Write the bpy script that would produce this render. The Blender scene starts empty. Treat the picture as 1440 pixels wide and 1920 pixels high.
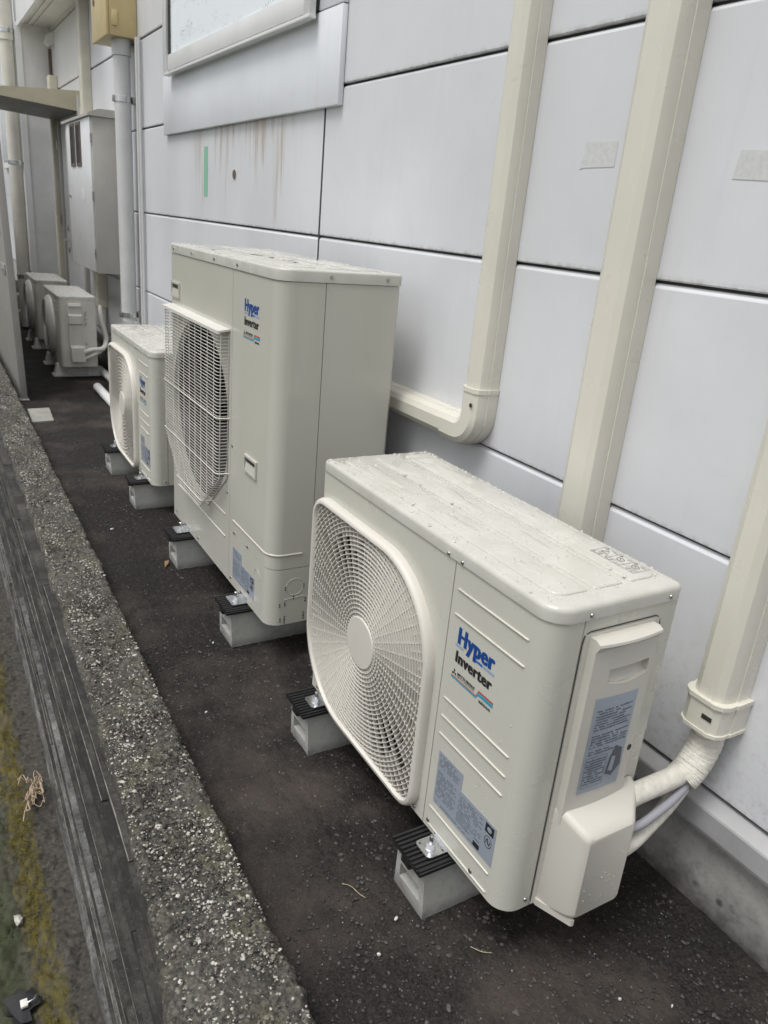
import bpy, bmesh, math, random
import numpy as np
from mathutils import Vector, Matrix

# ------------------------------------------------------------------ camera, sky, sun, exposure
scene = bpy.context.scene
COL = scene.collection
CAMZ = 1.318
cd = bpy.data.cameras.new('camera')
cam = bpy.data.objects.new('camera', cd); COL.objects.link(cam)
RX = (0.86278933, -0.49814758, 0.08627606)      # camera right, in world axes
DN = (-0.1063338, -0.34564206, -0.9323222)      # camera down
FW = (0.49425468, 0.79522359, -0.35118621)      # camera forward
cam.matrix_world = Matrix(((RX[0], -DN[0], -FW[0], 0), (RX[1], -DN[1], -FW[1], 0),
                           (RX[2], -DN[2], -FW[2], CAMZ), (0, 0, 0, 1)))
cd.sensor_fit = 'VERTICAL'; cd.sensor_height = 24.0; cd.lens = 24.0 * 1428.74 / 1920.0
cd.clip_start = 0.02; cd.clip_end = 2000
cd.dof.use_dof = True; cd.dof.focus_distance = 1.75; cd.dof.aperture_fstop = 6.0
scene.camera = cam

SUN_EL = math.radians(66); SUN_AZ = math.radians(-98)   # from the open side of the passage
world = bpy.data.worlds.new('World'); scene.world = world; world.use_nodes = True
wn = world.node_tree; wn.nodes.clear()
sky = wn.nodes.new('ShaderNodeTexSky'); sky.sky_type = 'NISHITA'; sky.sun_disc = False
sky.sun_elevation = SUN_EL; sky.sun_rotation = SUN_AZ
sky.air_density = 1.0; sky.dust_density = 4.0; sky.ozone_density = 1.0
hs = wn.nodes.new('ShaderNodeHueSaturation'); hs.inputs['Saturation'].default_value = 0.16
bg = wn.nodes.new('ShaderNodeBackground'); bg.inputs['Strength'].default_value = 0.14
wo = wn.nodes.new('ShaderNodeOutputWorld')
wn.links.new(sky.outputs[0], hs.inputs['Color']); wn.links.new(hs.outputs[0], bg.inputs[0]); wn.links.new(bg.outputs[0], wo.inputs[0])

sl = bpy.data.lights.new('sun', 'SUN'); sl.energy = 1.4; sl.angle = math.radians(26); sl.color = (1.0, 0.98, 0.95)
so = bpy.data.objects.new('sun', sl); COL.objects.link(so)
sd = Vector((math.sin(SUN_AZ) * math.cos(SUN_EL), math.cos(SUN_AZ) * math.cos(SUN_EL), math.sin(SUN_EL)))
so.rotation_euler = sd.to_track_quat('Z', 'Y').to_euler(); so.location = (-3, -2, 8)

vs = scene.view_settings
vs.view_transform = 'Standard'; vs.look = 'None'; vs.gamma = 1.0; vs.use_curve_mapping = False
vs.exposure = 0.27

rng = random.Random(7)
nr = np.random.RandomState(5)

# ------------------------------------------------------------------ materials
def new_mat(name):
    m = bpy.data.materials.new(name); m.use_nodes = True
    nt = m.node_tree; b = nt.nodes['Principled BSDF']
    return m, nt, b
def nd(nt, t, **k):
    n = nt.nodes.new(t)
    for a, v in k.items():
        if a in n.inputs: n.inputs[a].default_value = v
        else: setattr(n, a, v)
    return n
def coords(nt, scale=(1, 1, 1)):
    tc = nt.nodes.new('ShaderNodeTexCoord'); mp = nt.nodes.new('ShaderNodeMapping')
    mp.inputs['Scale'].default_value = scale
    nt.links.new(tc.outputs['Object'], mp.inputs['Vector']); return mp.outputs[0]
def noise(nt, vec, scale, detail=4, rough=0.55):
    n = nd(nt, 'ShaderNodeTexNoise'); n.inputs['Scale'].default_value = scale
    n.inputs['Detail'].default_value = detail; n.inputs['Roughness'].default_value = rough
    nt.links.new(vec, n.inputs['Vector']); return n.outputs['Fac']
def ramp(nt, fac, stops):
    r = nt.nodes.new('ShaderNodeValToRGB'); e = r.color_ramp.elements
    while len(e) < len(stops): e.new(0.5)
    for i, (p, c) in enumerate(stops):
        e[i].position = p; e[i].color = (c, c, c, 1) if isinstance(c, (int, float)) else (*c, 1)
    nt.links.new(fac, r.inputs[0]); return r.outputs[0]
def mixc(nt, fac, a, b, blend='MIX'):
    m = nt.nodes.new('ShaderNodeMix'); m.data_type = 'RGBA'; m.blend_type = blend
    for s, v in ((0, fac), (6, a), (7, b)):
        if isinstance(v, (int, float)): m.inputs[s].default_value = v
        elif isinstance(v, tuple): m.inputs[s].default_value = (*v, 1)
        else: nt.links.new(v, m.inputs[s])
    return m.outputs[2]
def math_n(nt, op, a, b=0.0, c=None):
    m = nt.nodes.new('ShaderNodeMath'); m.operation = op
    for i, v in enumerate((a, b) if c is None else (a, b, c)):
        if isinstance(v, (int, float)): m.inputs[i].default_value = v
        else: nt.links.new(v, m.inputs[i])
    return m.outputs[0]
def mrange(nt, v, a, b, c=0.0, d=1.0):
    m = nt.nodes.new('ShaderNodeMapRange'); m.clamp = True
    for i, x in enumerate((a, b, c, d)): m.inputs[i + 1].default_value = x
    nt.links.new(v, m.inputs[0]); return m.outputs[0]
def bump(nt, b, h, strength=0.2, dist=0.002):
    n = nt.nodes.new('ShaderNodeBump'); n.inputs['Strength'].default_value = strength; n.inputs['Distance'].default_value = dist
    nt.links.new(h, n.inputs['Height']); nt.links.new(n.outputs[0], b.inputs['Normal'])

def paint(name, col, rough=0.35, var=0.06, scale=6.0, metallic=0.0, coat=0.0, fine=0.0, dirt=0.0, spec=0.5):
    m, nt, b = new_mat(name); v = coords(nt)
    n1 = noise(nt, v, scale, 5)
    dark = tuple(c * (1 - var * 2.2) for c in col); lite = tuple(min(1, c * (1 + var)) for c in col)
    c = mixc(nt, ramp(nt, n1, [(0.3, 0.0), (0.7, 1.0)]), dark, lite)
    if dirt:
        n2 = noise(nt, coords(nt, (1, 1, 0.25)), 22, 6, 0.65)
        c = mixc(nt, ramp(nt, n2, [(0.56, 0.0), (0.8, dirt)]), c, (0.16, 0.145, 0.12))
    nt.links.new(c, b.inputs['Base Color'])
    r = mrange(nt, noise(nt, v, scale * 2.3, 4), 0.3, 0.7, rough * 0.8, min(1, rough * 1.25))
    nt.links.new(r, b.inputs['Roughness'])
    b.inputs['Metallic'].default_value = metallic
    b.inputs['Coat Weight'].default_value = coat; b.inputs['Coat Roughness'].default_value = 0.06
    b.inputs['Specular IOR Level'].default_value = spec
    if fine: bump(nt, b, noise(nt, v, 420, 2), fine, 0.0006)
    return m
M = {}
M['cream'] = paint('cream_paint', (0.53, 0.525, 0.467), 0.30, 0.012)
M['cream_gloss'] = paint('cream_gloss_paint', (0.51, 0.505, 0.447), 0.09, 0.02, scale=3)
M['cream_plastic'] = paint('cream_plastic', (0.56, 0.54, 0.485), 0.42, 0.015)
M['grille'] = paint('grille_plastic', (0.60, 0.575, 0.52), 0.45, 0.02)
M['wire'] = paint('guard_wire_coating', (0.66, 0.645, 0.60), 0.35, 0.03)
M['joint'] = paint('joint_grey', (0.055, 0.053, 0.05), 0.8, 0.2)
M['seam'] = paint('dark_seam', (0.03, 0.03, 0.03), 0.7, 0.1)
M['black'] = paint('black_interior', (0.018, 0.018, 0.02), 0.6, 0.1)
M['fan'] = paint('fan_plastic_pocket_shade', (0.045, 0.044, 0.043), 0.4, 0.1)
M['fin'] = paint('heat_exchanger_fin', (0.06, 0.06, 0.06), 0.5, 0.1, metallic=0.4)
M['duct'] = paint('ivory_duct', (0.66, 0.64, 0.56), 0.30, 0.025, scale=4, dirt=0.06)
M['duct_far'] = paint('weathered_duct', (0.62, 0.595, 0.50), 0.5, 0.06, dirt=0.2)
M['old_unit'] = paint('weathered_beige', (0.70, 0.69, 0.62), 0.5, 0.06, dirt=0.2)
M['old_light'] = paint('weathered_white_plastic', (0.72, 0.71, 0.66), 0.45, 0.05, dirt=0.2)
M['old_top'] = paint('weathered_lid', (0.66, 0.66, 0.62), 0.3, 0.15, scale=40, dirt=0.4)
M['rubber'] = paint('black_rubber', (0.014, 0.014, 0.015), 0.45, 0.2, scale=30)
M['zinc'] = paint('galvanised_steel', (0.72, 0.73, 0.74), 0.25, 0.08, scale=30, metallic=1.0)
M['screw'] = paint('steel_screw', (0.45, 0.44, 0.42), 0.3, 0.1, metallic=1.0)
M['white_alu'] = paint('silver_aluminium', (0.74, 0.74, 0.73), 0.35, 0.02, metallic=0.2)
M['flashing'] = paint('weathered_flashing', (0.36, 0.36, 0.365), 0.45, 0.06, scale=12, dirt=0.25)
M['white_trim'] = paint('white_trim', (0.78, 0.79, 0.80), 0.4, 0.03)
M['grey_wall'] = paint('grey_wall_paint', (0.72, 0.725, 0.735), 0.5, 0.05, fine=0.2)
M['soffit'] = paint('soffit_board', (0.68, 0.69, 0.69), 0.6, 0.04)
M['cabinet'] = paint('cabinet_grey', (0.46, 0.45, 0.415), 0.42, 0.04, dirt=0.1)
M['cabinet_front'] = paint('cabinet_front_grey', (0.68, 0.69, 0.70), 0.4, 0.04, dirt=0.1)
M['door'] = paint('door_grey', (0.72, 0.73, 0.74), 0.45, 0.04)
M['yellow'] = paint('yellowed_box', (0.62, 0.50, 0.26), 0.45, 0.06, dirt=0.1)
M['pvc'] = paint('grey_pvc', (0.58, 0.585, 0.58), 0.4, 0.04, dirt=0.15)
M['pvc_white'] = paint('white_pvc', (0.70, 0.70, 0.68), 0.4, 0.04, dirt=0.15)
M['downpipe'] = paint('beige_downpipe', (0.68, 0.67, 0.60), 0.5, 0.06, dirt=0.15)
M['canopy'] = paint('canopy_beige', (0.52, 0.48, 0.36), 0.4, 0.05)
M['canopy_under'] = paint('canopy_soffit', (0.20, 0.195, 0.18), 0.5, 0.1)
M['fence'] = paint('taupe_steel_sheet', (0.29, 0.28, 0.262), 0.45, 0.03)
M['brown'] = paint('brown_strip', (0.12, 0.09, 0.07), 0.5, 0.1)
M['tape'] = paint('green_tape', (0.22, 0.48, 0.34), 0.5, 0.05)
M['residue'] = paint('tape_residue', (0.60, 0.61, 0.605), 0.6, 0.05, scale=90)
M['label'] = paint('silver_label', (0.33, 0.37, 0.435), 0.3, 0.03, metallic=0.15)
M['ink'] = paint('black_ink', (0.015, 0.015, 0.018), 0.5, 0.0)
M['ink_grey'] = paint('grey_ink', (0.09, 0.10, 0.12), 0.5, 0.0)
M['blue'] = paint('blue_ink', (0.004, 0.055, 0.25), 0.4, 0.0)
M['blue_mid'] = paint('mid_blue_ink', (0.02, 0.14, 0.40), 0.4, 0.0)
M['blue_pale'] = paint('pale_blue_ink', (0.27, 0.36, 0.52), 0.4, 0.0)
M['red'] = paint('red_ink', (0.48, 0.05, 0.06), 0.4, 0.0)
M['teal'] = paint('teal_ink', (0.05, 0.36, 0.33), 0.4, 0.0)
M['cyan'] = paint('cyan_ink', (0.02, 0.26, 0.52), 0.4, 0.0)
M['cable'] = paint('grey_cable', (0.30, 0.30, 0.335), 0.4, 0.03)
M['chip'] = paint('white_chip', (0.58, 0.57, 0.54), 0.6, 0.1)
M['straw'] = paint('dry_straw', (0.50, 0.44, 0.30), 0.7, 0.15)
M['root'] = paint('dry_root', (0.52, 0.40, 0.28), 0.8, 0.2, scale=60)
M['leaf'] = paint('brown_leaf', (0.24, 0.15, 0.08), 0.6, 0.2)
M['black_plastic'] = paint('black_plastic_scrap', (0.012, 0.012, 0.014), 0.6, 0.1)

def water_mat():
    m, nt, b = new_mat('rain_water')
    b.inputs['Base Color'].default_value = (0.51, 0.505, 0.46, 1); b.inputs['Roughness'].default_value = 0.03
    b.inputs['IOR'].default_value = 1.4
    return m
M['water'] = water_mat()

def lid_mat():
    m, nt, b = new_mat('wet_cream_lid'); v = coords(nt)
    n1 = noise(nt, v, 14, 4)
    c = mixc(nt, ramp(nt, n1, [(0.35, 0.0), (0.7, 1.0)]), (0.48, 0.475, 0.425), (0.54, 0.535, 0.49))
    nt.links.new(c, b.inputs['Base Color'])
    r = ramp(nt, noise(nt, v, 9, 5, 0.6), [(0.42, 0.06), (0.56, 0.30)])
    nt.links.new(r, b.inputs['Roughness'])
    bump(nt, b, noise(nt, v, 60, 3), 0.12, 0.002)
    return m
M['lid'] = lid_mat()

def tape_wrap():
    m, nt, b = new_mat('pipe_wrap_tape'); v = coords(nt)
    n1 = noise(nt, v, 60, 5)
    c = mixc(nt, ramp(nt, n1, [(0.3, 0.0), (0.7, 1.0)]), (0.56, 0.53, 0.46), (0.72, 0.70, 0.64))
    nt.links.new(c, b.inputs['Base Color']); b.inputs['Roughness'].default_value = 0.55
    bump(nt, b, noise(nt, v, 140, 4), 0.5, 0.002)
    return m
M['wrap'] = tape_wrap()

def wall_mat(name, base, stains=True):
    m, nt, b = new_mat(name); v = coords(nt)
    tc = nt.nodes.new('ShaderNodeTexCoord'); sp = nt.nodes.new('ShaderNodeSeparateXYZ')
    nt.links.new(tc.outputs['Object'], sp.inputs[0]); Y = math_n(nt, 'ADD', sp.outputs[1], 3.0); Z = sp.outputs[2]
    n1 = noise(nt, v, 1.6, 6, 0.6)
    c = mixc(nt, ramp(nt, n1, [(0.3, 0.0), (0.72, 1.0)]), tuple(x * 0.90 for x in base), tuple(x * 1.04 for x in base))
    # vertical rain streaks
    n2 = noise(nt, coords(nt, (1, 9, 0.55)), 3.2, 6, 0.6)
    c = mixc(nt, ramp(nt, n2, [(0.55, 0.0), (0.85, 0.22)]), c, (0.46, 0.465, 0.48))
    # scuffs
    n3 = noise(nt, v, 9, 8, 0.7)
    c = mixc(nt, ramp(nt, n3, [(0.60, 0.0), (0.78, 0.35)]), c, (0.50, 0.505, 0.52))
    if stains:
        # grime collected along the lower edge of each panel
        fr = math_n(nt, 'FRACT', math_n(nt, 'DIVIDE', math_n(nt, 'SUBTRACT', Z, 0.775), 0.484))
        edge = mrange(nt, fr, 0.012, 0.034, 1.0, 0.0)
        n4 = ramp(nt, noise(nt, coords(nt, (1, 1, 0.6)), 34, 6, 0.7), [(0.42, 0.0), (0.62, 1.0)])
        c = mixc(nt, math_n(nt, 'MULTIPLY', math_n(nt, 'MULTIPLY', edge, n4), 0.42), c, (0.15, 0.125, 0.09))
        # rust streaks running down from the window surround
        win = math_n(nt, 'MULTIPLY', mrange(nt, Y, 2.85, 3.02), mrange(nt, Y, 4.05, 4.30, 1.0, 0.0))
        top = math_n(nt, 'MULTIPLY', mrange(nt, Z, 1.15, 1.66, 0.0, 1.0), mrange(nt, Z, 1.70, 1.705, 1.0, 0.0))
        st = noise(nt, coords(nt, (1, 9, 0.35)), 2.9, 5, 0.65)
        st2 = math_n(nt, 'ADD', st, math_n(nt, 'MULTIPLY', math_n(nt, 'SUBTRACT', top, 1.0), 0.26))
        k = ramp(nt, st2, [(0.43, 0.0), (0.53, 0.9)])
        k2 = math_n(nt, 'MULTIPLY', math_n(nt, 'MULTIPLY', k, win), math_n(nt, 'GREATER_THAN', top, 0.0))
        grain = ramp(nt, noise(nt, coords(nt, (1, 30, 1.5)), 12, 5, 0.7), [(0.35, 0.35), (0.6, 1.0)])
        cl = ramp(nt, noise(nt, coords(nt, (1, 1, 0.12)), 5.5, 3, 0.6), [(0.40, 0.0), (0.52, 1.0)])
        c = mixc(nt, math_n(nt, 'MULTIPLY', math_n(nt, 'MULTIPLY', k2, cl), grain), c, (0.36, 0.285, 0.20))
        sp_ = ramp(nt, noise(nt, v, 46, 7, 0.75), [(0.50, 0.0), (0.66, 0.5)])
        c = mixc(nt, math_n(nt, 'MULTIPLY', sp_, mrange(nt, math_n(nt, 'ADD', Z, math_n(nt, 'MULTIPLY', noise(nt, v, 4, 4), 0.3)), 0.42, 0.80, 1.0, 0.0)), c, (0.34, 0.325, 0.30))
    nt.links.new(c, b.inputs['Base Color']); 
    nt.links.new(mrange(nt, n1, 0.3, 0.7, 0.30, 0.48), b.inputs['Roughness'])
    bump(nt, b, noise(nt, v, 260, 3), 0.12, 0.001)
    return m
M['wall'] = wall_mat('wall_panel_paint', (0.655, 0.665, 0.688))
M['surround'] = wall_mat('window_surround_paint', (0.76, 0.785, 0.82), False)

def concrete(name, c0, c1, damp=False, sc=1.0, damp_block=False):
    m, nt, b = new_mat(name); v = coords(nt)
    n1 = noise(nt, v, 7 * sc, 8, 0.65); n2 = noise(nt, v, 55 * sc, 6, 0.7)
    c = mixc(nt, ramp(nt, n1, [(0.3, 0.0), (0.7, 1.0)]), c0, c1)
    c = mixc(nt, ramp(nt, n2, [(0.5, 0.0), (0.75, 0.5)]), c, tuple(x * 0.45 for x in c0))
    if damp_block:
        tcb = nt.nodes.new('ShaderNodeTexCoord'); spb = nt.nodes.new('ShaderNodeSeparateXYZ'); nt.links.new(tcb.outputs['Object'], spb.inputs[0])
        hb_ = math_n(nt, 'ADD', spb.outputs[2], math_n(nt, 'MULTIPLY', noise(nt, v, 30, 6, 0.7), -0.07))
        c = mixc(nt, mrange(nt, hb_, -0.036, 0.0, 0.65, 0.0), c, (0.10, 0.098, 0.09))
    if damp:
        tc = nt.nodes.new('ShaderNodeTexCoord'); sp = nt.nodes.new('ShaderNodeSeparateXYZ')
        nt.links.new(tc.outputs['Object'], sp.inputs[0]); Z = sp.outputs[2]
        h = math_n(nt, 'ADD', Z, math_n(nt, 'MULTIPLY', noise(nt, v, 16, 6, 0.7), -0.16))
        d = mrange(nt, h, -0.085, 0.03, 1.0, 0.0)
        c = mixc(nt, math_n(nt, 'MULTIPLY', d, 0.9), c, (0.022, 0.022, 0.022))
        sp2 = nd(nt, 'ShaderNodeTexVoronoi'); sp2.inputs['Scale'].default_value = 26; nt.links.new(v, sp2.inputs['Vector'])
        spots = math_n(nt, 'MULTIPLY', mrange(nt, sp2.outputs['Distance'], 0.20, 0.34, 1.0, 0.0), ramp(nt, noise(nt, v, 9, 3), [(0.5, 0.0), (0.6, 1.0)]))
        spots = math_n(nt, 'MULTIPLY', spots, mrange(nt, Z, 0.06, 0.15, 1.0, 0.0))
        c = mixc(nt, math_n(nt, 'MULTIPLY', spots, 0.8), c, (0.03, 0.03, 0.03))
    nt.links.new(c, b.inputs['Base Color']); b.inputs['Roughness'].default_value = 0.75
    bump(nt, b, n2, 0.35, 0.003)
    return m
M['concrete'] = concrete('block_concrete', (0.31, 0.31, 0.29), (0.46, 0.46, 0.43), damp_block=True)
M['foundation'] = concrete('foundation_concrete', (0.30, 0.295, 0.28), (0.42, 0.415, 0.395), True)
M['patch'] = concrete('pale_concrete', (0.22, 0.22, 0.20), (0.33, 0.33, 0.30))
M['pebble_l'] = paint('pale_aggregate', (0.47, 0.455, 0.41), 0.6, 0.2, scale=50)
M['pebble_m'] = paint('brown_aggregate', (0.19, 0.175, 0.145), 0.7, 0.3, scale=50)
M['pebble_d'] = paint('dark_aggregate', (0.030, 0.029, 0.026), 0.6, 0.3, scale=50)
M['grit'] = paint('asphalt_grit', (0.045, 0.043, 0.041), 0.5, 0.3, scale=40)
M['grit_m'] = paint('worn_aggregate', (0.075, 0.068, 0.062), 0.6, 0.35, scale=60)
M['grit_w'] = paint('pale_grit', (0.55, 0.53, 0.50), 0.5, 0.2, scale=40)

def rough_top():
    m, nt, b = new_mat('weathered_aggregate_concrete'); v = coords(nt)
    n1 = noise(nt, v, 5, 8, 0.7); n2 = noise(nt, v, 90, 6, 0.75)
    vo = nd(nt, 'ShaderNodeTexVoronoi'); vo.inputs['Scale'].default_value = 110; nt.links.new(v, vo.inputs['Vector'])
    c = mixc(nt, ramp(nt, n2, [(0.36, 0.0), (0.64, 1.0)]), (0.012, 0.0115, 0.010), (0.15, 0.143, 0.12))
    c = mixc(nt, ramp(nt, n1, [(0.38, 0.0), (0.62, 0.7)]), c, (0.030, 0.029, 0.024))
    wn_ = nd(nt, 'ShaderNodeTexWhiteNoise'); nt.links.new(vo.outputs['Color'], wn_.inputs['Vector'])
    s = math_n(nt, 'MULTIPLY', math_n(nt, 'GREATER_THAN', wn_.outputs['Value'], 0.80), mrange(nt, vo.outputs['Distance'], 0.22, 0.36, 1.0, 0.0))
    c = mixc(nt, math_n(nt, 'MULTIPLY', s, 0.85), c, (0.50, 0.48, 0.43))
    n3 = noise(nt, v, 7.1, 6, 0.65)
    c = mixc(nt, ramp(nt, n3, [(0.52, 0.0), (0.66, 0.55)]), c, (0.12, 0.108, 0.060))
    nt.links.new(c, b.inputs['Base Color']); b.inputs['Roughness'].default_value = 0.72
    bump(nt, b, math_n(nt, 'ADD', n2, math_n(nt, 'MULTIPLY', vo.outputs['Distance'], -0.8)), 0.8, 0.006)
    return m
M['rough_top'] = rough_top()

def face_mat(name, lo, hi):
    m, nt, b = new_mat(name)
    n1 = noise(nt, coords(nt, (1, 2.6, 10)), 2.4, 9, 0.72); n2 = noise(nt, coords(nt, (1, 1, 1.6)), 70, 7, 0.75)
    c = mixc(nt, ramp(nt, n1, [(0.42, 0.0), (0.68, 1.0)]), lo, hi)
    c = mixc(nt, ramp(nt, n2, [(0.46, 0.0), (0.66, 0.85)]), c, (0.012, 0.012, 0.010))
    c = mixc(nt, ramp(nt, noise(nt, coords(nt, (1, 1, 2)), 130, 3), [(0.60, 0.0), (0.72, 0.5)]), c, (0.13, 0.127, 0.112))
    nt.links.new(c, b.inputs['Base Color']); b.inputs['Roughness'].default_value = 0.7
    bump(nt, b, n2, 0.7, 0.005)
    return m
M['board'] = face_mat('board_marked_concrete', (0.016, 0.0155, 0.0135), (0.085, 0.083, 0.074))
M['board_lite'] = face_mat('pale_board_marked_concrete', (0.06, 0.06, 0.056), (0.26, 0.26, 0.25))
M['highlight_pale'] = paint('pale_edge_highlight', (0.19, 0.185, 0.165), 0.8, 0.3, scale=30)
M['low'] = face_mat('damp_gutter_concrete', (0.03, 0.029, 0.026), (0.085, 0.078, 0.07))

def asphalt():
    m, nt, b = new_mat('wet_asphalt'); v = coords(nt)
    n1 = noise(nt, v, 2.3, 7, 0.6); n2 = noise(nt, v, 160, 5, 0.7); n3 = noise(nt, v, 5.5, 5, 0.6)
    c = mixc(nt, ramp(nt, n2, [(0.35, 0.0), (0.7, 1.0)]), (0.007, 0.0064, 0.006), (0.036, 0.032, 0.029))
    c = mixc(nt, ramp(nt, n1, [(0.48, 0.0), (0.66, 0.6)]), c, (0.085, 0.070, 0.061))
    c = mixc(nt, ramp(nt, n3, [(0.30, 0.55), (0.45, 0.0)]), c, (0.008, 0.008, 0.008))
    vo = nd(nt, 'ShaderNodeTexVoronoi'); vo.inputs['Scale'].default_value = 150; nt.links.new(v, vo.inputs['Vector'])
    wn_ = nd(nt, 'ShaderNodeTexWhiteNoise'); nt.links.new(vo.outputs['Color'], wn_.inputs['Vector'])
    s = math_n(nt, 'MULTIPLY', math_n(nt, 'GREATER_THAN', wn_.outputs['Value'], 0.955), mrange(nt, vo.outputs['Distance'], 0.18, 0.34, 1.0, 0.0))
    c = mixc(nt, math_n(nt, 'MULTIPLY', s, 0.6), c, (0.24, 0.23, 0.22))
    nt.links.new(c, b.inputs['Base Color'])
    nt.links.new(mrange(nt, n1, 0.35, 0.65, 0.6, 0.85), b.inputs['Roughness'])
    b.inputs['Specular IOR Level'].default_value = 0.2
    bump(nt, b, math_n(nt, 'ADD', n2, math_n(nt, 'MULTIPLY', vo.outputs['Distance'], -0.6)), 0.6, 0.004)
    return m
M['asphalt'] = asphalt()

def low_ground():
    m, nt, b = new_mat('mossy_lower_ground'); v = coords(nt)
    n2 = noise(nt, v, 60, 6, 0.7); n1 = noise(nt, v, 5, 6, 0.6)
    c = mixc(nt, ramp(nt, n2, [(0.35, 0.0), (0.7, 1.0)]), (0.018, 0.018, 0.014), (0.085, 0.078, 0.066))
    tc = nt.nodes.new('ShaderNodeTexCoord'); sp = nt.nodes.new('ShaderNodeSeparateXYZ'); nt.links.new(tc.outputs['Object'], sp.inputs[0])
    xx = math_n(nt, 'ADD', sp.outputs[0], math_n(nt, 'MULTIPLY', math_n(nt, 'SUBTRACT', noise(nt, coords(nt, (1, 0.35, 1)), 26, 6, 0.7), 0.5), 0.16))
    k = math_n(nt, 'MULTIPLY', mrange(nt, xx, 0.060, 0.078), mrange(nt, xx, 0.135, 0.165, 1.0, 0.0))
    k = math_n(nt, 'MULTIPLY', k, ramp(nt, noise(nt, coords(nt, (1.6, 0.5, 1)), 48, 7, 0.75), [(0.40, 0.05), (0.58, 1.0)]))
    c = mixc(nt, math_n(nt, 'MULTIPLY', k, 0.95), c, (0.105, 0.085, 0.008))
    g = mrange(nt, xx, 0.03, 0.075, 1.0, 0.0)
    c = mixc(nt, math_n(nt, 'MULTIPLY', g, ramp(nt, n1, [(0.3, 0.3), (0.6, 0.85)])), c, (0.035, 0.045, 0.013))
    nt.links.new(c, b.inputs['Base Color']); b.inputs['Roughness'].default_value = 0.8
    bump(nt, b, n2, 0.7, 0.006)
    return m
M['low_ground'] = low_ground()
M['moss_y'] = paint('yellow_moss', (0.12, 0.096, 0.008), 0.9, 0.3, scale=40)
M['moss_g'] = paint('dark_green_moss', (0.035, 0.05, 0.014), 0.9, 0.3, scale=40)

def frosted():
    m, nt, b = new_mat('frosted_window_glass'); v = coords(nt)
    n1 = noise(nt, coords(nt, (1, 1, 2.5)), 5, 4, 0.6); n2 = noise(nt, v, 95, 3, 0.6)
    k = math_n(nt, 'MULTIPLY', ramp(nt, n1, [(0.52, 0.0), (0.62, 1.0)]), ramp(nt, n2, [(0.52, 0.0), (0.58, 1.0)]))
    c = mixc(nt, math_n(nt, 'MULTIPLY', k, 0.75), (0.80, 0.86, 0.89), (0.20, 0.21, 0.21))
    nt.links.new(c, b.inputs['Base Color']); b.inputs['Roughness'].default_value = 0.12
    b.inputs['Coat Weight'].default_value = 0.6
    bump(nt, b, n2, 0.15, 0.002)
    return m
M['glass'] = frosted()

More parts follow.
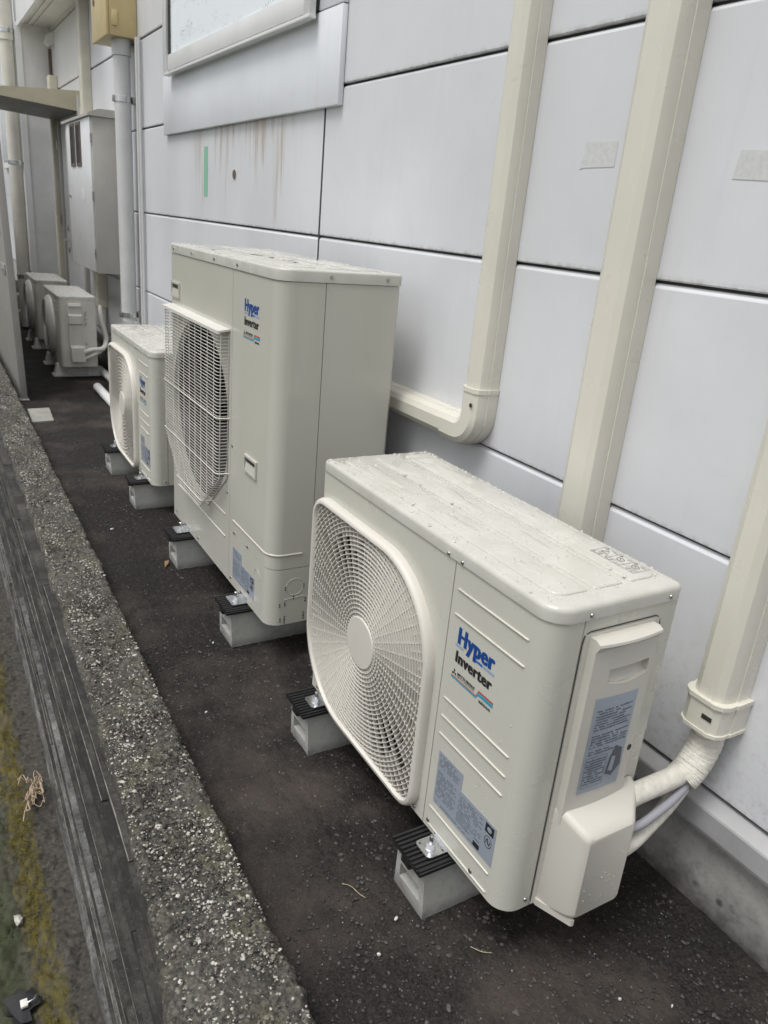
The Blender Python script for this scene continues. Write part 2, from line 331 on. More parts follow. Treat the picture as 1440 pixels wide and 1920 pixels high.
# ------------------------------------------------------------------ mesh helpers
def wloc(o):
    v = Vector((0, 0, 0))
    while o is not None: v += o.location; o = o.parent
    return v
class MB:
    def __init__(s): s.v = []; s.f = []
    def add(s, vs, fs):
        n = len(s.v); s.v.extend(vs); s.f.extend([tuple(i + n for i in f) for f in fs]); return s
    def box(s, x0, x1, y0, y1, z0, z1):
        return s.add([(x0, y0, z0), (x1, y0, z0), (x1, y1, z0), (x0, y1, z0), (x0, y0, z1), (x1, y0, z1), (x1, y1, z1), (x0, y1, z1)],
                     [(0, 3, 2, 1), (4, 5, 6, 7), (0, 1, 5, 4), (1, 2, 6, 5), (2, 3, 7, 6), (3, 0, 4, 7)])
    def loops(s, loops, closed=True, cap0=True, cap1=True):
        n = len(loops[0]); vs = [p for l in loops for p in l]; fs = []
        for i in range(len(loops) - 1):
            for j in range(n if closed else n - 1):
                k = (j + 1) % n
                fs.append((i * n + j, i * n + k, (i + 1) * n + k, (i + 1) * n + j))
        if cap0: fs.append(tuple(range(n - 1, -1, -1)))
        if cap1: fs.append(tuple((len(loops) - 1) * n + j for j in range(n)))
        return s.add(vs, fs)
    def extr(s, prof, z0, z1, ch=0.0):          # plan profile (x,y) raised from z0 to z1, optional chamfer on top
        L = [[(x, y, z0) for x, y in prof]]
        if ch:
            L.append([(x, y, z1 - ch) for x, y in prof])
            for t in (0.3, 0.65, 1.0):
                a = t * math.pi / 2
                L.append([(x, y, z1 - ch + ch * math.sin(a)) for x, y in inset(prof, ch * (1 - math.cos(a)))])
        else: L.append([(x, y, z1) for x, y in prof])
        return s.loops(L)
    def tube(s, path, r, n=12, cap=True):
        P = [Vector(p) for p in path]; R_ = r if isinstance(r, (list, tuple)) else [r] * len(P)
        t0 = (P[1] - P[0]).normalized(); up = Vector((0, 0, 1)) if abs(t0.z) < 0.9 else Vector((1, 0, 0))
        u = t0.cross(up).normalized(); L = []
        for i, p in enumerate(P):
            t = (P[min(i + 1, len(P) - 1)] - P[max(i - 1, 0)]).normalized()
            u = (u - t * u.dot(t)).normalized(); w = t.cross(u)
            L.append([tuple(p + (u * math.cos(a) + w * math.sin(a)) * R_[i]) for a in [2 * math.pi * k / n for k in range(n)]])
        return s.loops(L, True, cap, cap)
    def build(s, name, mat, parent=None, smooth=40, bevel=0.0, seg=2, recalc=True):
        me = bpy.data.meshes.new(name)
        o_ = wloc(parent) if parent is not None else Vector((0, 0, 0))
        me.from_pydata([(x - o_.x, y - o_.y, z - o_.z) for x, y, z in s.v], [], s.f)
        if recalc or bevel:
            bm = bmesh.new(); bm.from_mesh(me)
            if recalc: bmesh.ops.recalc_face_normals(bm, faces=bm.faces)
            if bevel:
                es = [e for e in bm.edges if len(e.link_faces) == 2 and e.calc_face_angle(0) > 0.6]
                bmesh.ops.bevel(bm, geom=es, offset=bevel, segments=seg, affect='EDGES', profile=0.5, clamp_overlap=True)
            bm.to_mesh(me); bm.free()
        if smooth:
            me.polygons.foreach_set('use_smooth', [True] * len(me.polygons))
            me.set_sharp_from_angle(angle=math.radians(smooth))
        me.materials.append(M[mat] if isinstance(mat, str) else mat)
        o = bpy.data.objects.new(name, me); COL.objects.link(o)
        if parent is not None: o.parent = parent
        return o
def inset(prof, d):
    n = len(prof); out = []
    for i in range(n):
        p0 = Vector(prof[i - 1]); p1 = Vector(prof[i]); p2 = Vector(prof[(i + 1) % n])
        a = (p1 - p0).normalized(); b = (p2 - p1).normalized()
        na = Vector((-a.y, a.x)); nb = Vector((-b.y, b.x)); m = (na + nb)
        if m.length < 1e-6: m = na
        m.normalize(); c = max(0.3, m.dot(na)); out.append(tuple(p1 + m * (d / c)))
    return out
def rrect(x0, x1, y0, y1, r, n=6):              # counter-clockwise; r = radius or 4 radii (x0y0, x1y0, x1y1, x0y1)
    rr = r if isinstance(r, (tuple, list)) else (r,) * 4; P = []
    for (cx, cy, a0, q) in ((x0 + rr[0], y0 + rr[0], math.pi, rr[0]), (x1 - rr[1], y0 + rr[1], 1.5 * math.pi, rr[1]),
                            (x1 - rr[2], y1 - rr[2], 0, rr[2]), (x0 + rr[3], y1 - rr[3], 0.5 * math.pi, rr[3])):
        for k in range(n + 1):
            a = a0 + k / n * math.pi / 2; P.append((cx + q * math.cos(a), cy + q * math.sin(a)))
    return P
def thing(name, label, cat, loc=(0, 0, 0), group=None):
    o = bpy.data.objects.new(name, None); COL.objects.link(o); o.location = loc; o.empty_display_size = 0.05
    return tag(o, label, cat, group)
def tag(o, label=None, cat=None, group=None, kind=None):
    if label: o['label'] = label
    if cat: o['category'] = cat
    if group: o['group'] = group
    if kind: o['kind'] = kind
    return o
def copy_tree(o, parent=None):
    c = o.copy(); COL.objects.link(c); c.parent = parent
    for ch in list(o.children): copy_tree(ch, c)
    return c
def share(src, name, parent, loc=None):          # another instance of an alike piece
    c = src.copy(); COL.objects.link(c); c.parent = parent
    if loc is not None: c.location = loc
    return c
def box(name, mat, parent, *d, bevel=0.0, seg=2): return MB().box(*d).build(name, mat, parent, bevel=bevel, seg=seg)
FACE_W = Matrix(((0, 0, -1, 0), (-1, 0, 0, 0), (0, 1, 0, 0), (0, 0, 0, 1)))     # text facing -X (reads towards -Y)

def text_mesh(name, body, frame, mat, parent, bold=0.0, spacing=1.0, heavy=0.0):
    # frame: (origin, right vector * width, up vector * height); the glyph outlines fill that frame
    cu = bpy.data.curves.new('t', 'FONT'); cu.body = body; cu.size = 1.0; cu.offset = bold; cu.space_character = spacing
    cu.resolution_u = 3
    to = bpy.data.objects.new('t', cu); COL.objects.link(to)
    dg = bpy.context.evaluated_depsgraph_get()
    me = bpy.data.meshes.new_from_object(to.evaluated_get(dg)); bpy.data.objects.remove(to)
    co = np.array([v.co for v in me.vertices]); mn = co.min(0); mx = co.max(0)
    O, Rv, Uv = (Vector(q) for q in frame); o_ = wloc(parent)
    Nv = Rv.cross(Uv).normalized(); W_ = mx[0] - mn[0]; H_ = mx[1] - mn[1]
    polys = [tuple(p.vertices) for p in me.polygons]; vs_, fs_ = [], []
    sh = [(0, 0)] if not heavy else [(-1, 0), (-.33, 0), (.33, 0), (1, 0)]
    for i, (dx, dy) in enumerate(sh):            # strokes thickened by close overlapping layers of ink
        b0 = len(vs_)
        for c in co:
            a = ((c[0] - mn[0]) + heavy * (1 + dx)) / (W_ + 2 * heavy); b = (c[1] - mn[1]) / H_
            vs_.append(tuple(O + Rv * a + Uv * b + Nv * (.00004 * i) - o_))
        fs_ += [tuple(q + b0 for q in p) for p in polys]
    me = bpy.data.meshes.new(name); me.from_pydata(vs_, [], fs_); me.materials.append(M[mat])
    o = bpy.data.objects.new(name, me); COL.objects.link(o); o.parent = parent
    return o

# smooth lattice noise for displacing grids
LAT = nr.rand(256, 256)
def vnoise(x, y, s):
    x = x * s; y = y * s; xi = np.floor(x).astype(int); yi = np.floor(y).astype(int); fx = x - xi; fy = y - yi
    fx = fx * fx * (3 - 2 * fx); fy = fy * fy * (3 - 2 * fy)
    g = lambda a, b: LAT[a & 255, b & 255]
    return (g(xi, yi) * (1 - fx) + g(xi + 1, yi) * fx) * (1 - fy) + (g(xi, yi + 1) * (1 - fx) + g(xi + 1, yi + 1) * fx) * fy - 0.5
def grid_obj(name, XX, YY, ZZ, mat, parent=None):
    r, c = XX.shape; me = bpy.data.meshes.new(name); n = r * c
    me.vertices.add(n); me.vertices.foreach_set('co', np.stack([XX, YY, ZZ], -1).reshape(-1).astype(np.float32))
    idx = np.arange(n).reshape(r, c); q = np.stack([idx[:-1, :-1], idx[:-1, 1:], idx[1:, 1:], idx[1:, :-1]], -1).reshape(-1, 4)
    k = len(q); me.loops.add(k * 4); me.loops.foreach_set('vertex_index', q.reshape(-1).astype(np.int32))
    me.polygons.add(k); me.polygons.foreach_set('loop_start', (np.arange(k) * 4).astype(np.int32))
    me.polygons.foreach_set('loop_total', np.full(k, 4, np.int32)); me.update(calc_edges=True); me.validate()
    me.polygons.foreach_set('use_smooth', [True] * k)
    me.materials.append(M[mat]); o = bpy.data.objects.new(name, me); COL.objects.link(o)
    if parent is not None: o.parent = parent
    return o
def ysteps(y0, y1, base, ref):
    ys = [y0]
    while ys[-1] < y1: ys.append(ys[-1] + base * max(1.0, ys[-1] / ref))
    return np.array(ys)
# many small stones joined in one mesh
ICO_V = None
def stones(name, pts, mat, parent=None, flat=0.6):
    bm = bmesh.new(); bmesh.ops.create_icosphere(bm, subdivisions=1, radius=1.0)
    V = np.array([v.co for v in bm.verts]); F = np.array([[v.index for v in f.verts] for f in bm.faces]); bm.free()
    vs_, fs_ = [], []
    for i, (x, y, z, r) in enumerate(pts):
        a = rng.random() * 6.28; ca, sa = math.cos(a), math.sin(a)
        s = V * np.array([r * rng.uniform(0.7, 1.35), r * rng.uniform(0.6, 1.1), r * flat]) * (1 + (nr.rand(len(V), 1) - 0.5) * 0.5)
        vs_.append(np.stack([s[:, 0] * ca - s[:, 1] * sa + x, s[:, 0] * sa + s[:, 1] * ca + y, s[:, 2] + z], -1)); fs_.append(F + i * len(V))
    me = bpy.data.meshes.new(name); me.from_pydata(np.concatenate(vs_).tolist(), [], np.concatenate(fs_).tolist())
    me.materials.append(M[mat]); o = bpy.data.objects.new(name, me); COL.objects.link(o)
    if parent is not None: o.parent = parent
    return o

# ------------------------------------------------------------------ ground
LOWZ = -0.90
tag(MB().add([(-300, -300, LOWZ - .012), (300, -300, LOWZ - .012), (300, 300, LOWZ - .012), (-300, 300, LOWZ - .012)], [(0, 1, 2, 3)]).build('ground', 'low_ground', recalc=False), kind='structure')
ys = ysteps(0.25, 9.0, 0.006, 1.6); xs = np.arange(-0.35, 0.30, 0.006)
XX, YY = np.meshgrid(xs, ys)
ZZ = LOWZ + 0.02 * vnoise(XX + 3, YY, 22) + 0.012 * vnoise(XX, YY + 5, 60) + 0.008 * vnoise(XX, YY, 140)
ZZ += np.clip((0.08 - XX) * 0.10, -0.02, 0.02)
tag(grid_obj('lower_path', XX, YY, ZZ, 'low_ground'), kind='structure')

def wall_right(y): return np.interp(y, [0, .76, 1.34, 1.76, 2.95, 5.1, 10], [.436, .442, .449, .453, .468, .480, .50])
def wall_left(y): return np.interp(y, [0, .5, .88, 1.30, 1.72, 3.0, 10], [.20, .205, .223, .255, .268, .292, .33])
ys = ysteps(-1.0, 12.0, 0.005, 1.6); us = np.linspace(0, 1, 185)
UU, YY = np.meshgrid(us, ys); XX = wall_right(YY) - 0.02 + UU * (1.318 - wall_right(YY) + 0.02)
ZZ = 0.006 * vnoise(XX, YY, 3.0) + 0.003 * vnoise(XX + 9, YY, 14) + 0.0035 * vnoise(XX, YY + 2, 70) + 0.003 * vnoise(XX, YY, 170)
ZZ += np.clip(XX - 1.26, 0, 1) * 0.12
tag(grid_obj('asphalt_ground', XX, YY, ZZ, 'asphalt'), kind='structure')
# loose grit lying on the asphalt
P1, P2 = [], []
for i in range(5200):
    y = 0.35 + 4.2 * rng.random() ** 1.8; x = rng.uniform(float(wall_right(y)) + .01, 1.27)
    P1.append((x, y, 0.001, rng.uniform(0.0012, 0.0042)))
for i in range(260):
    y = 0.35 + 4.0 * rng.random() ** 1.6; x = rng.uniform(float(wall_right(y)) + .01, 1.27)
    P2.append((x, y, 0.002, rng.uniform(0.0006, 0.0015)))
PM = []
for i in range(2600):
    y = 0.35 + 4.2 * rng.random() ** 1.7; x = rng.uniform(float(wall_right(y)) + .01, 1.27)
    if math.sin(x * 9 + 1.2) + math.sin(y * 4.1) + math.sin(x * 23 - y * 13) * .7 < -.1: continue
    PM.append((x, y, 0.0005, rng.uniform(0.0018, 0.0062)))
tag(stones('worn_aggregate', PM, 'grit_m', flat=0.35), 'worn grey brown aggregate showing through the asphalt surface', 'aggregate', kind='stuff')
tag(stones('asphalt_grit', P1, 'grit', flat=0.5), 'fine dark grit bedded in the asphalt of the passage', 'grit', kind='stuff')
tag(stones('pale_grit', P2, 'grit_w', flat=0.6), 'tiny pale grit specks scattered over the dark asphalt', 'grit', kind='stuff')
# yard beyond the end of the passage
tag(MB().box(0.44, 6, 12.0, 40, -0.3, 0.002).build('yard_ground', 'asphalt'), kind='structure')

# ------------------------------------------------------------------ low concrete wall along the left
rw = thing('retaining_wall', 'low weathered concrete wall with rough pebbly top along the left of the asphalt', 'wall', (0.35, 0.3, LOWZ))
ys = ysteps(0.25, 10.0, 0.0032, 1.25)
TOPZ = 0.08
us = np.concatenate([np.linspace(0, 1, 62)])
UU, YY = np.meshgrid(us, ys)
jag = 0.012 * vnoise(YY * 0 + 4.3, YY, 9) + 0.010 * vnoise(YY * 0 + 8.1, YY, 42)
jagl = 0.014 * vnoise(YY * 0 + 14.3, YY, 7) + 0.008 * vnoise(YY * 0 + 18.1, YY, 38)
L_ = wall_left(YY) + jagl; R_ = wall_right(YY) + jag
XX = L_ + UU * (R_ - L_)
ZZ = TOPZ + 0.010 * vnoise(XX, YY, 12) + 0.008 * vnoise(XX + 2, YY, 48) + 0.0075 * vnoise(XX, YY + 7, 110) + 0.005 * vnoise(XX + 5, YY, 210)
e = np.minimum(UU, 1 - UU); ZZ -= 0.022 * np.clip(1 - e / 0.09, 0, 1) ** 2
# side skirts
sk = lambda X_, dz, dx: (X_ + dx, YY[:, :1], ZZ[:, :1] * 0 + dz)
XXa = np.concatenate([XX[:, :1] * 0 + wall_left(YY[:, :1]) + 0.02, XX[:, :1] + 0.004, XX, XX[:, -1:] - 0.002 + 0.004 * vnoise(YY[:, :1], YY[:, :1], 60), XX[:, -1:] - 0.006], 1)
ZZa = np.concatenate([XX[:, :1] * 0 - 0.30, XX[:, :1] * 0 + 0.035, ZZ, XX[:, :1] * 0 + 0.03, XX[:, :1] * 0 - 0.05], 1)
YYa = np.concatenate([YY[:, :1], YY[:, :1], YY, YY[:, :1], YY[:, :1]], 1)
o = grid_obj('coping', XXa - .35, YYa - .3, ZZa - LOWZ, 'rough_top', rw)
box('core', 'board', rw, 0.31, 0.40, -0.2, 10.0, LOWZ - .05, 0.02)
P1, P2, P3 = [], [], []
for i in range(30000):
    y = 0.35 + 5.4 * rng.random() ** 1.7; l, r = float(wall_left(y)), float(wall_right(y))
    x = rng.uniform(l + .008, r - .008); t = rng.random()
    d = math.sin(x * 61 + y * 17) + math.sin(y * 9.3 - x * 23) + math.sin(y * 31 + x * 90) * .6     # lichen and worn patches
    pale = max(.03, .17 + .15 * d); mid = .36
    (P1 if t < pale else P3 if t < pale + mid else P2).append((x - .35, y - .3, TOPZ + 0.0015 - LOWZ - .004 * (abs(x - (l + r) / 2) / .1) ** 4, 0.0010 + 0.0034 * rng.random() ** 2.6))
for i in range(240):
    y = 0.35 + 4.0 * rng.random() ** 1.5; l, r = float(wall_left(y)), float(wall_right(y))
    rng.choice((P1, P3, P3, P2)).append((rng.uniform(l + .012, r - .012) - .35, y - .3, TOPZ - .001 - LOWZ, rng.uniform(.0045, .0085)))
tag(stones('pale_pebbles', P1, 'pebble_l', rw), kind='stuff')
tag(stones('brown_pebbles', P3, 'pebble_m', rw), kind='stuff')
tag(stones('dark_pebbles', P2, 'pebble_d', rw), kind='stuff')
# board-marked face: strips of concrete left by the formwork planks
zz = [0.045, -0.045, -0.13, -0.235, -0.32, -0.425, -0.51, -0.60, -0.69, -0.78, -0.86]
for i in range(10):
    y0 = -0.4 + rng.uniform(-.5, .2)
    while y0 < 9.5:
        ln = rng.uniform(1.3, 2.4); y1 = y0 + ln
        def fx(y, k): return float(wall_left(max(y, .9))) * 0.45 + 0.245 * 0.55 + 0.006 - 0.004 * i * 0.3 + k
        o1, o2 = rng.uniform(-.001, .001), rng.uniform(-.001, .001); tilt = rng.uniform(0.005, 0.014)
        m_ = MB(); n = 10; L = []
        for k in range(n + 1):
            y = y0 + ln * k / n - (0.0015 if k == n else 0); xo = fx(y, o1 + (o2 - o1) * k / n); wob = 0.0025 * math.sin(k * 1.7 + i)
            L.append([(xo + .09, y, zz[i] - .002), (xo - tilt * .8, y, zz[i] - .002 + wob), (xo - tilt, y, zz[i] - .007 + wob), (xo + .004, y, zz[i + 1] + wob), (xo + .09, y, zz[i + 1])])
        if rng.random() < .55:  # pale sliver painted in as the highlight on the strip's top edge
            MB().tube([(q[1][0] - .0008, q[1][1], q[1][2] + .0005) for q in L], [.0005 + .0016 * rng.random() for _ in L], 5).build('edge_highlight', 'highlight_pale', rw, smooth=0)
        m_.loops(L).build('board_strip', 'board_lite' if (i in (6, 8, 9) and rng.random() < .7) else 'board', rw, smooth=0)
        y0 = y1
led = MB(); L = []
for k in range(41):
    y = -0.4 + k * 0.26; x = float(wall_left(max(y, .9))) * 0.45 + 0.245 * 0.55 + 0.003 * math.sin(k * 2.1)
    L.append([(x + .1, y, -.858), (x - .012, y, -.861), (x - .022, y, -.90), (x + .1, y, -.93)])
led.loops(L).build('foot_ledge', 'board_lite', rw, smooth=0)
# moss by the foot of the wall
def moss(name, mat, x0, x1, n, label, r0, r1):
    P = []
    for i in range(n):
        y = 0.7 + 3.2 * rng.random(); x = rng.gauss((x0 + x1) / 2, (x1 - x0) / 3.2)
        if math.sin(y * 5.1 + 1.3) + math.sin(y * 12.7) * .6 + math.sin(x * 90 + y * 3) * .5 < -0.35: continue
        P.append((x, y, LOWZ + .004, rng.uniform(r0, r1)))
    return tag(stones(name, P, mat, flat=0.7), label, 'moss', kind='stuff')
moss('yellow_moss', 'moss_y', .062, .15, 9000, 'yellow green moss strip along the foot of the concrete wall', .0008, .0026)
moss('green_moss', 'moss_g', -.06, .066, 8000, 'dark green moss in the wet gutter at lower left', .001, .0032)

# ------------------------------------------------------------------ the building
W = 1.29
bd = thing('building', 'pale grey panelled building wall with pipes and units along the right', 'building', (W, 3.0, 0))
rows = [0.291 + .0] + [0.775 + 0.484 * k for k in range(9)]
colsY = [-2.4, -0.29, 2.71, 5.71, 8.715]
GAP = 0.010
def wall_panel(y0, y1, z0, z1, top=True):
    ch = 0.007
    prof = [(W, z0), (W + .003, z0 - .0), (W + .06, z0), (W + .06, z1), (W + .010, z1), (W + .003, z1 - .005), (W, z1 - .010)]
    prof[0] = (W, z0 + .003); 
    L = [[(x, y, z) for x, z in prof] for y in (y0, y0 + .0)]
    a, b = y0, y1
    L = [[(x + .002, a, z) if i in (0, 6) else (x, a, z) for i, (x, z) in enumerate(prof)], [(x, a + .002, z) for x, z in prof],
         [(x, b - .002, z) for x, z in prof], [(x + .002, b, z) if i in (0, 6) else (x, b, z) for i, (x, z) in enumerate(prof)]]
    return MB().loops(L).build('wall_panel', 'wall', bd, smooth=30)
for ci in range(4):
    for ri in range(9):
        y0, y1 = colsY[ci] + .0085, colsY[ci + 1] - .0085
        wall_panel(y0, y1, rows[ri] + .0032, rows[ri + 1] - .0032)
box('backing_wall', 'joint', bd, W + .013, W + .30, -2.4, 8.7, 0.16, 4.75)
for yj in colsY[1:4]: box('sealant_joint', 'seam', bd, W + .0025, W + .0128, yj - .0084, yj + .0084, .30, 4.6)
box('foundation', 'foundation', bd, W + .012, W + .31, -2.4, 9.6, -.4, 0.245)
# drip flashing under the panels
fl = MB(); prof = [(W + .03, .286), (W + .006, .284), (W - .022, .266), (W - .024, .262), (W - .024, .216), (W - .019, .212), (W - .019, .206), (W + .03, .206)]
fl.loops([[(x, y, z) for x, z in prof] for y in (-2.4, 8.7)]).build('base_flashing', 'flashing', bd, smooth=20)
# parapet / eave over the far bay
box('soffit', 'soffit', bd, 1.045, W + .1, 6.3, 9.4, 2.755, 2.80)
for x in (1.10, 1.15): box('soffit_joint_trim', 'soffit', bd, x, x + .014, 6.3, 8.72, 2.742, 2.754)
box('fascia', 'white_trim', bd, 1.015, 1.044, 6.3, 9.4, 2.72, 3.3)
box('upper_wall', 'wall', bd, 1.05, W + .1, 6.3, 9.4, 2.801, 4.75)
# far bay that steps out from the wall
box('bay_side_wall', 'grey_wall', bd, 1.046, W + .3, 8.72, 9.4, 0.0, 2.753)
box('bay_front_wall', 'wall', bd, 1.02, 1.045, 8.76, 14.0, 0.55, 2.753)
box('bay_plinth', 'foundation', bd, 1.03, 1.045, 8.76, 14.0, 0.0, 0.549)
box('corner_trim', 'white_trim', bd, 0.995, 1.0455, 8.712, 8.759, 0.0, 2.753)
bw = box('window', 'white_trim', bd, 0.99, 1.0195, 8.9, 10.6, 1.55, 2.70)
MB().box(0.984, 0.9895, 8.98, 10.52, 1.62, 2.63).build('pane', 'glass', bw)
# window surround and window
sr = MB().box(W - .022, W - .0015, 2.572, 4.735, 1.680, 1.972).build('window_surround', 'surround', bd, bevel=.003)
MB().box(W - .022, W - .0015, 2.572, 2.752, 1.976, 3.0).build('window_surround', 'surround', bd, bevel=.003)
MB().box(W - .022, W - .0015, 4.56, 4.735, 1.976, 3.0).build('window_surround', 'surround', bd, bevel=.003)
wf = MB().box(W - .030, W - .0015, 2.7525, 4.5595, 1.976, 3.0).build('window', 'seam', bd)
wf['label'] = 'aluminium window with frosted glass'
box('sill', 'white_alu', wf, W - .062, W - .035, 2.745, 4.567, 1.950, 1.962, bevel=.0015)
box('frame', 'white_alu', wf, W - .058, W - .035, 2.748, 2.80, 1.9625, 3.0, bevel=.002)
box('frame', 'white_alu', wf, W - .058, W - .035, 4.535, 4.564, 1.9625, 3.0, bevel=.002)
box('sash_rail', 'white_alu', wf, W - .050, W - .035, 2.8005, 4.5345, 1.972, 2.046, bevel=.003)
box('sash_stile', 'black', wf, W - .046, W - .035, 4.500, 4.5345, 2.0465, 3.0)
box('sash_stile', 'white_alu', wf, W - .050, W - .035, 2.8005, 2.85, 2.0465, 3.0, bevel=.002)
box('pane', 'glass', wf, W - .042, W - .035, 2.8505, 4.4995, 2.0465, 3.0)
# back door
dr = MB().box(W - .012, W - .0015, 7.33, 8.30, 0.12, 2.02).build('door', 'door', bd, bevel=.003)
for a in ((7.26, 7.325, .06, 2.08), (8.305, 8.36, .06, 2.08)): box('door_frame', 'cabinet', dr, W - .035, W - .0015, a[0], a[1], a[2], a[3], bevel=.003)
box('door_frame', 'cabinet', dr, W - .035, W - .0015, 7.3255, 8.3045, 2.0205, 2.08, bevel=.003)
MB().tube([(W - .012, 8.16, .93), (W - .06, 8.16, .93), (W - .065, 8.13, .93), (W - .065, 8.02, .93)], .011, 8).build('lever_handle', 'zinc', dr)
for z in (1.03, .83): MB().tube([(W - .0118, 8.16, z), (W - .022, 8.16, z)], .024, 14).build('lock_rosette', 'screw', dr)
for z in (.45, 1.1, 1.75): MB().tube([(W - .04, 8.372, z - .04), (W - .04, 8.372, z + .04)], .009, 8).build('hinge', 'screw', dr)

# things stuck on the wall
tag(MB().box(W - .0010, W - .0002, 4.012, 4.071, 1.375, 1.603).build('green_tape', 'tape'), 'short vertical strip of green tape on the wall below the window', 'tape')
pts = [(1.382, 1.526), (1.287, 1.523), (1.287, 1.474), (1.377, 1.473), (1.390, 1.470), (1.386, 1.492), (1.380, 1.500)]
tag(MB().loops([[(W - .0003, y, z) for y, z in pts], [(W - .0009, y, z) for y, z in pts]]).build('tape_residue', 'residue'), 'grey square of tape residue on the wall left of the widest duct', 'tape mark')
pts = [(.985, 1.498), (0.90, 1.494), (0.90, 1.446), (.992, 1.450)]
tag(MB().loops([[(W - .0003, y, z) for y, z in pts], [(W - .0009, y, z) for y, z in pts]]).build('tape_residue', 'residue'), 'grey tape residue on the wall at the right edge of the photo', 'tape mark')
hp = thing('wall_plug', 'small rusty plug hole in the stained wall panel right of the green tape', 'plug', (W, 3.624, 1.474))
m_ = MB(); m_.tube([(W - .004, 3.624, 1.474), (W + .02, 3.624, 1.474)], .020, 14); m_.build('plug', 'brown', hp)
MB().loops([[(W - .0006, 3.624 + .03 * math.cos(a) * (1 + .2 * math.sin(3 * a)), 1.474 + .026 * math.sin(a)) for a in [k * .4488 for k in range(14)]],
            [(W - .0014, 3.624 + .024 * math.cos(a), 1.474 + .021 * math.sin(a)) for a in [k * .4488 for k in range(14)]]]).build('filler_rim', 'residue', hp)

# ------------------------------------------------------------------ ivory pipe ducts on the wall
def duct_prof(yc, hw, dp, r=0.016, grow=0.0):        # plan section: x towards the wall
    x0 = W - dp - grow; x1 = W - .001; hw += grow
    P = []
    pts = [(x0, yc + hw - r * 1.0), (x0, yc - hw + r), (x0 + .45 * r, yc - hw + .28 * r), (x0 + 1.15 * r, yc - hw), (x0 + dp * .52, yc - hw), (x0 + dp * .53, yc - hw - .0022), (x1, yc - hw - .0022),
           (x1, yc + hw + .0022), (x0 + dp * .53, yc + hw + .0022), (x0 + dp * .52, yc + hw), (x0 + 1.15 * r, yc + hw), (x0 + .45 * r, yc + hw - .28 * r)]
    return pts
def duct(label, yc, hw, dp, z0, z1, grp='ivory pipe ducts on the wall'):
    t = thing('pipe_duct', label, 'duct', (W, yc, z0), grp)
    MB().extr(duct_prof(yc, hw, dp, .02), z0, z1).build('duct_cover', 'duct', t, smooth=25)
    return t
# widest duct, behind the front unit
d2 = duct('wide ivory duct rising from behind the nearest unit lid', 1.163, .045, .080, 0.30, 4.2)
# duct with elbow
d1 = duct('slimmer ivory duct bending round an elbow behind the tall unit', 1.598, .036, .066, 0.912, 4.2)
# elbow: sweep a section round a quarter bend, then run along the wall
sec = duct_prof(0, .039, .070, .02)
def sec_at(cy, cz, ang):                      # section plane: offset direction in (y,z) = cos/sin
    return [(x, cy + yy * math.cos(ang), cz + yy * math.sin(ang)) for x, yy in sec]
L = [sec_at(1.598, 0.935, 0.0), sec_at(1.598, 0.89, 0.0)]
Rb = .055
for k in range(7):
    a = k / 6 * math.pi / 2
    L.append(sec_at(1.598 + Rb - Rb * math.cos(a), 0.865 - Rb * math.sin(a), a))
L.append(sec_at(1.715, .865 - Rb, math.pi / 2))
MB().loops(L).build('elbow', 'duct', d1, smooth=30)
ring = duct_prof(1.598, .041, .072, .02)
MB().extr(ring, .926, .938).build('elbow_rim', 'duct', d1, smooth=25)
secs = duct_prof(0, .036, .066, .02)
MB().loops([[(x, y, .81 + yy) for x, yy in secs] for y in (1.70, 3.2)]).build('duct_run', 'duct', d1, smooth=25)
MB().tube([(W - .0722, 1.578, .895), (W - .0732, 1.578, .895)], .006, 10).build('screw_slot', 'seam', d1)
# right duct with collar and wrapped pipes
d3 = duct('ivory duct at the right edge ending in a collar above wrapped pipes', .728, .037, .080, 0.50, 4.2)
cp = duct_prof(.728, .037, .080, .02, .007)
c_ = MB().extr(cp, .462, .532).build('collar', 'duct', d3, smooth=25)
MB().extr(duct_prof(.728, .037, .080, .02, .0105), .524, .533).build('collar_rim', 'duct', c_, smooth=25)
MB().extr(duct_prof(.728, .037, .080, .02, .0095), .460, .467).build('collar_rim', 'duct', c_, smooth=25)
MB().box(W - .0885, W - .0865, .700, .722, .492, .502).build('clip_slot', 'seam', c_, bevel=.002)

def bez(p, n=24):
    P = [Vector(q) for q in p]; out = []
    for i in range(len(P) - 1):
        p0 = P[max(i - 1, 0)]; p1 = P[i]; p2 = P[i + 1]; p3 = P[min(i + 2, len(P) - 1)]
        for k in range(n):
            t = k / n
            out.append(0.5 * ((2 * p1) + (p2 - p0) * t + (2 * p0 - 5 * p1 + 4 * p2 - p3) * t * t + (3 * p1 - p0 - 3 * p2 + p3) * t ** 3))
    out.append(P[-1]); return out
pb = thing('refrigerant_pipes', 'tape wrapped white pipes and grey cable from the right duct into the nearest unit', 'pipes', (1.2, .72, .2))
path = bez([(1.248, .727, .50), (1.251, .727, .43), (1.240, .727, .388), (1.217, .727, .357), (1.202, .728, .345)], 10)
m_ = MB()
rad = [.031 + .0016 * (((i * 7) % 3) - 1) - .000 * i for i in range(len(path))]
m_.tube(path, rad, 18).build('wrapped_bundle', 'wrap', pb, smooth=60)
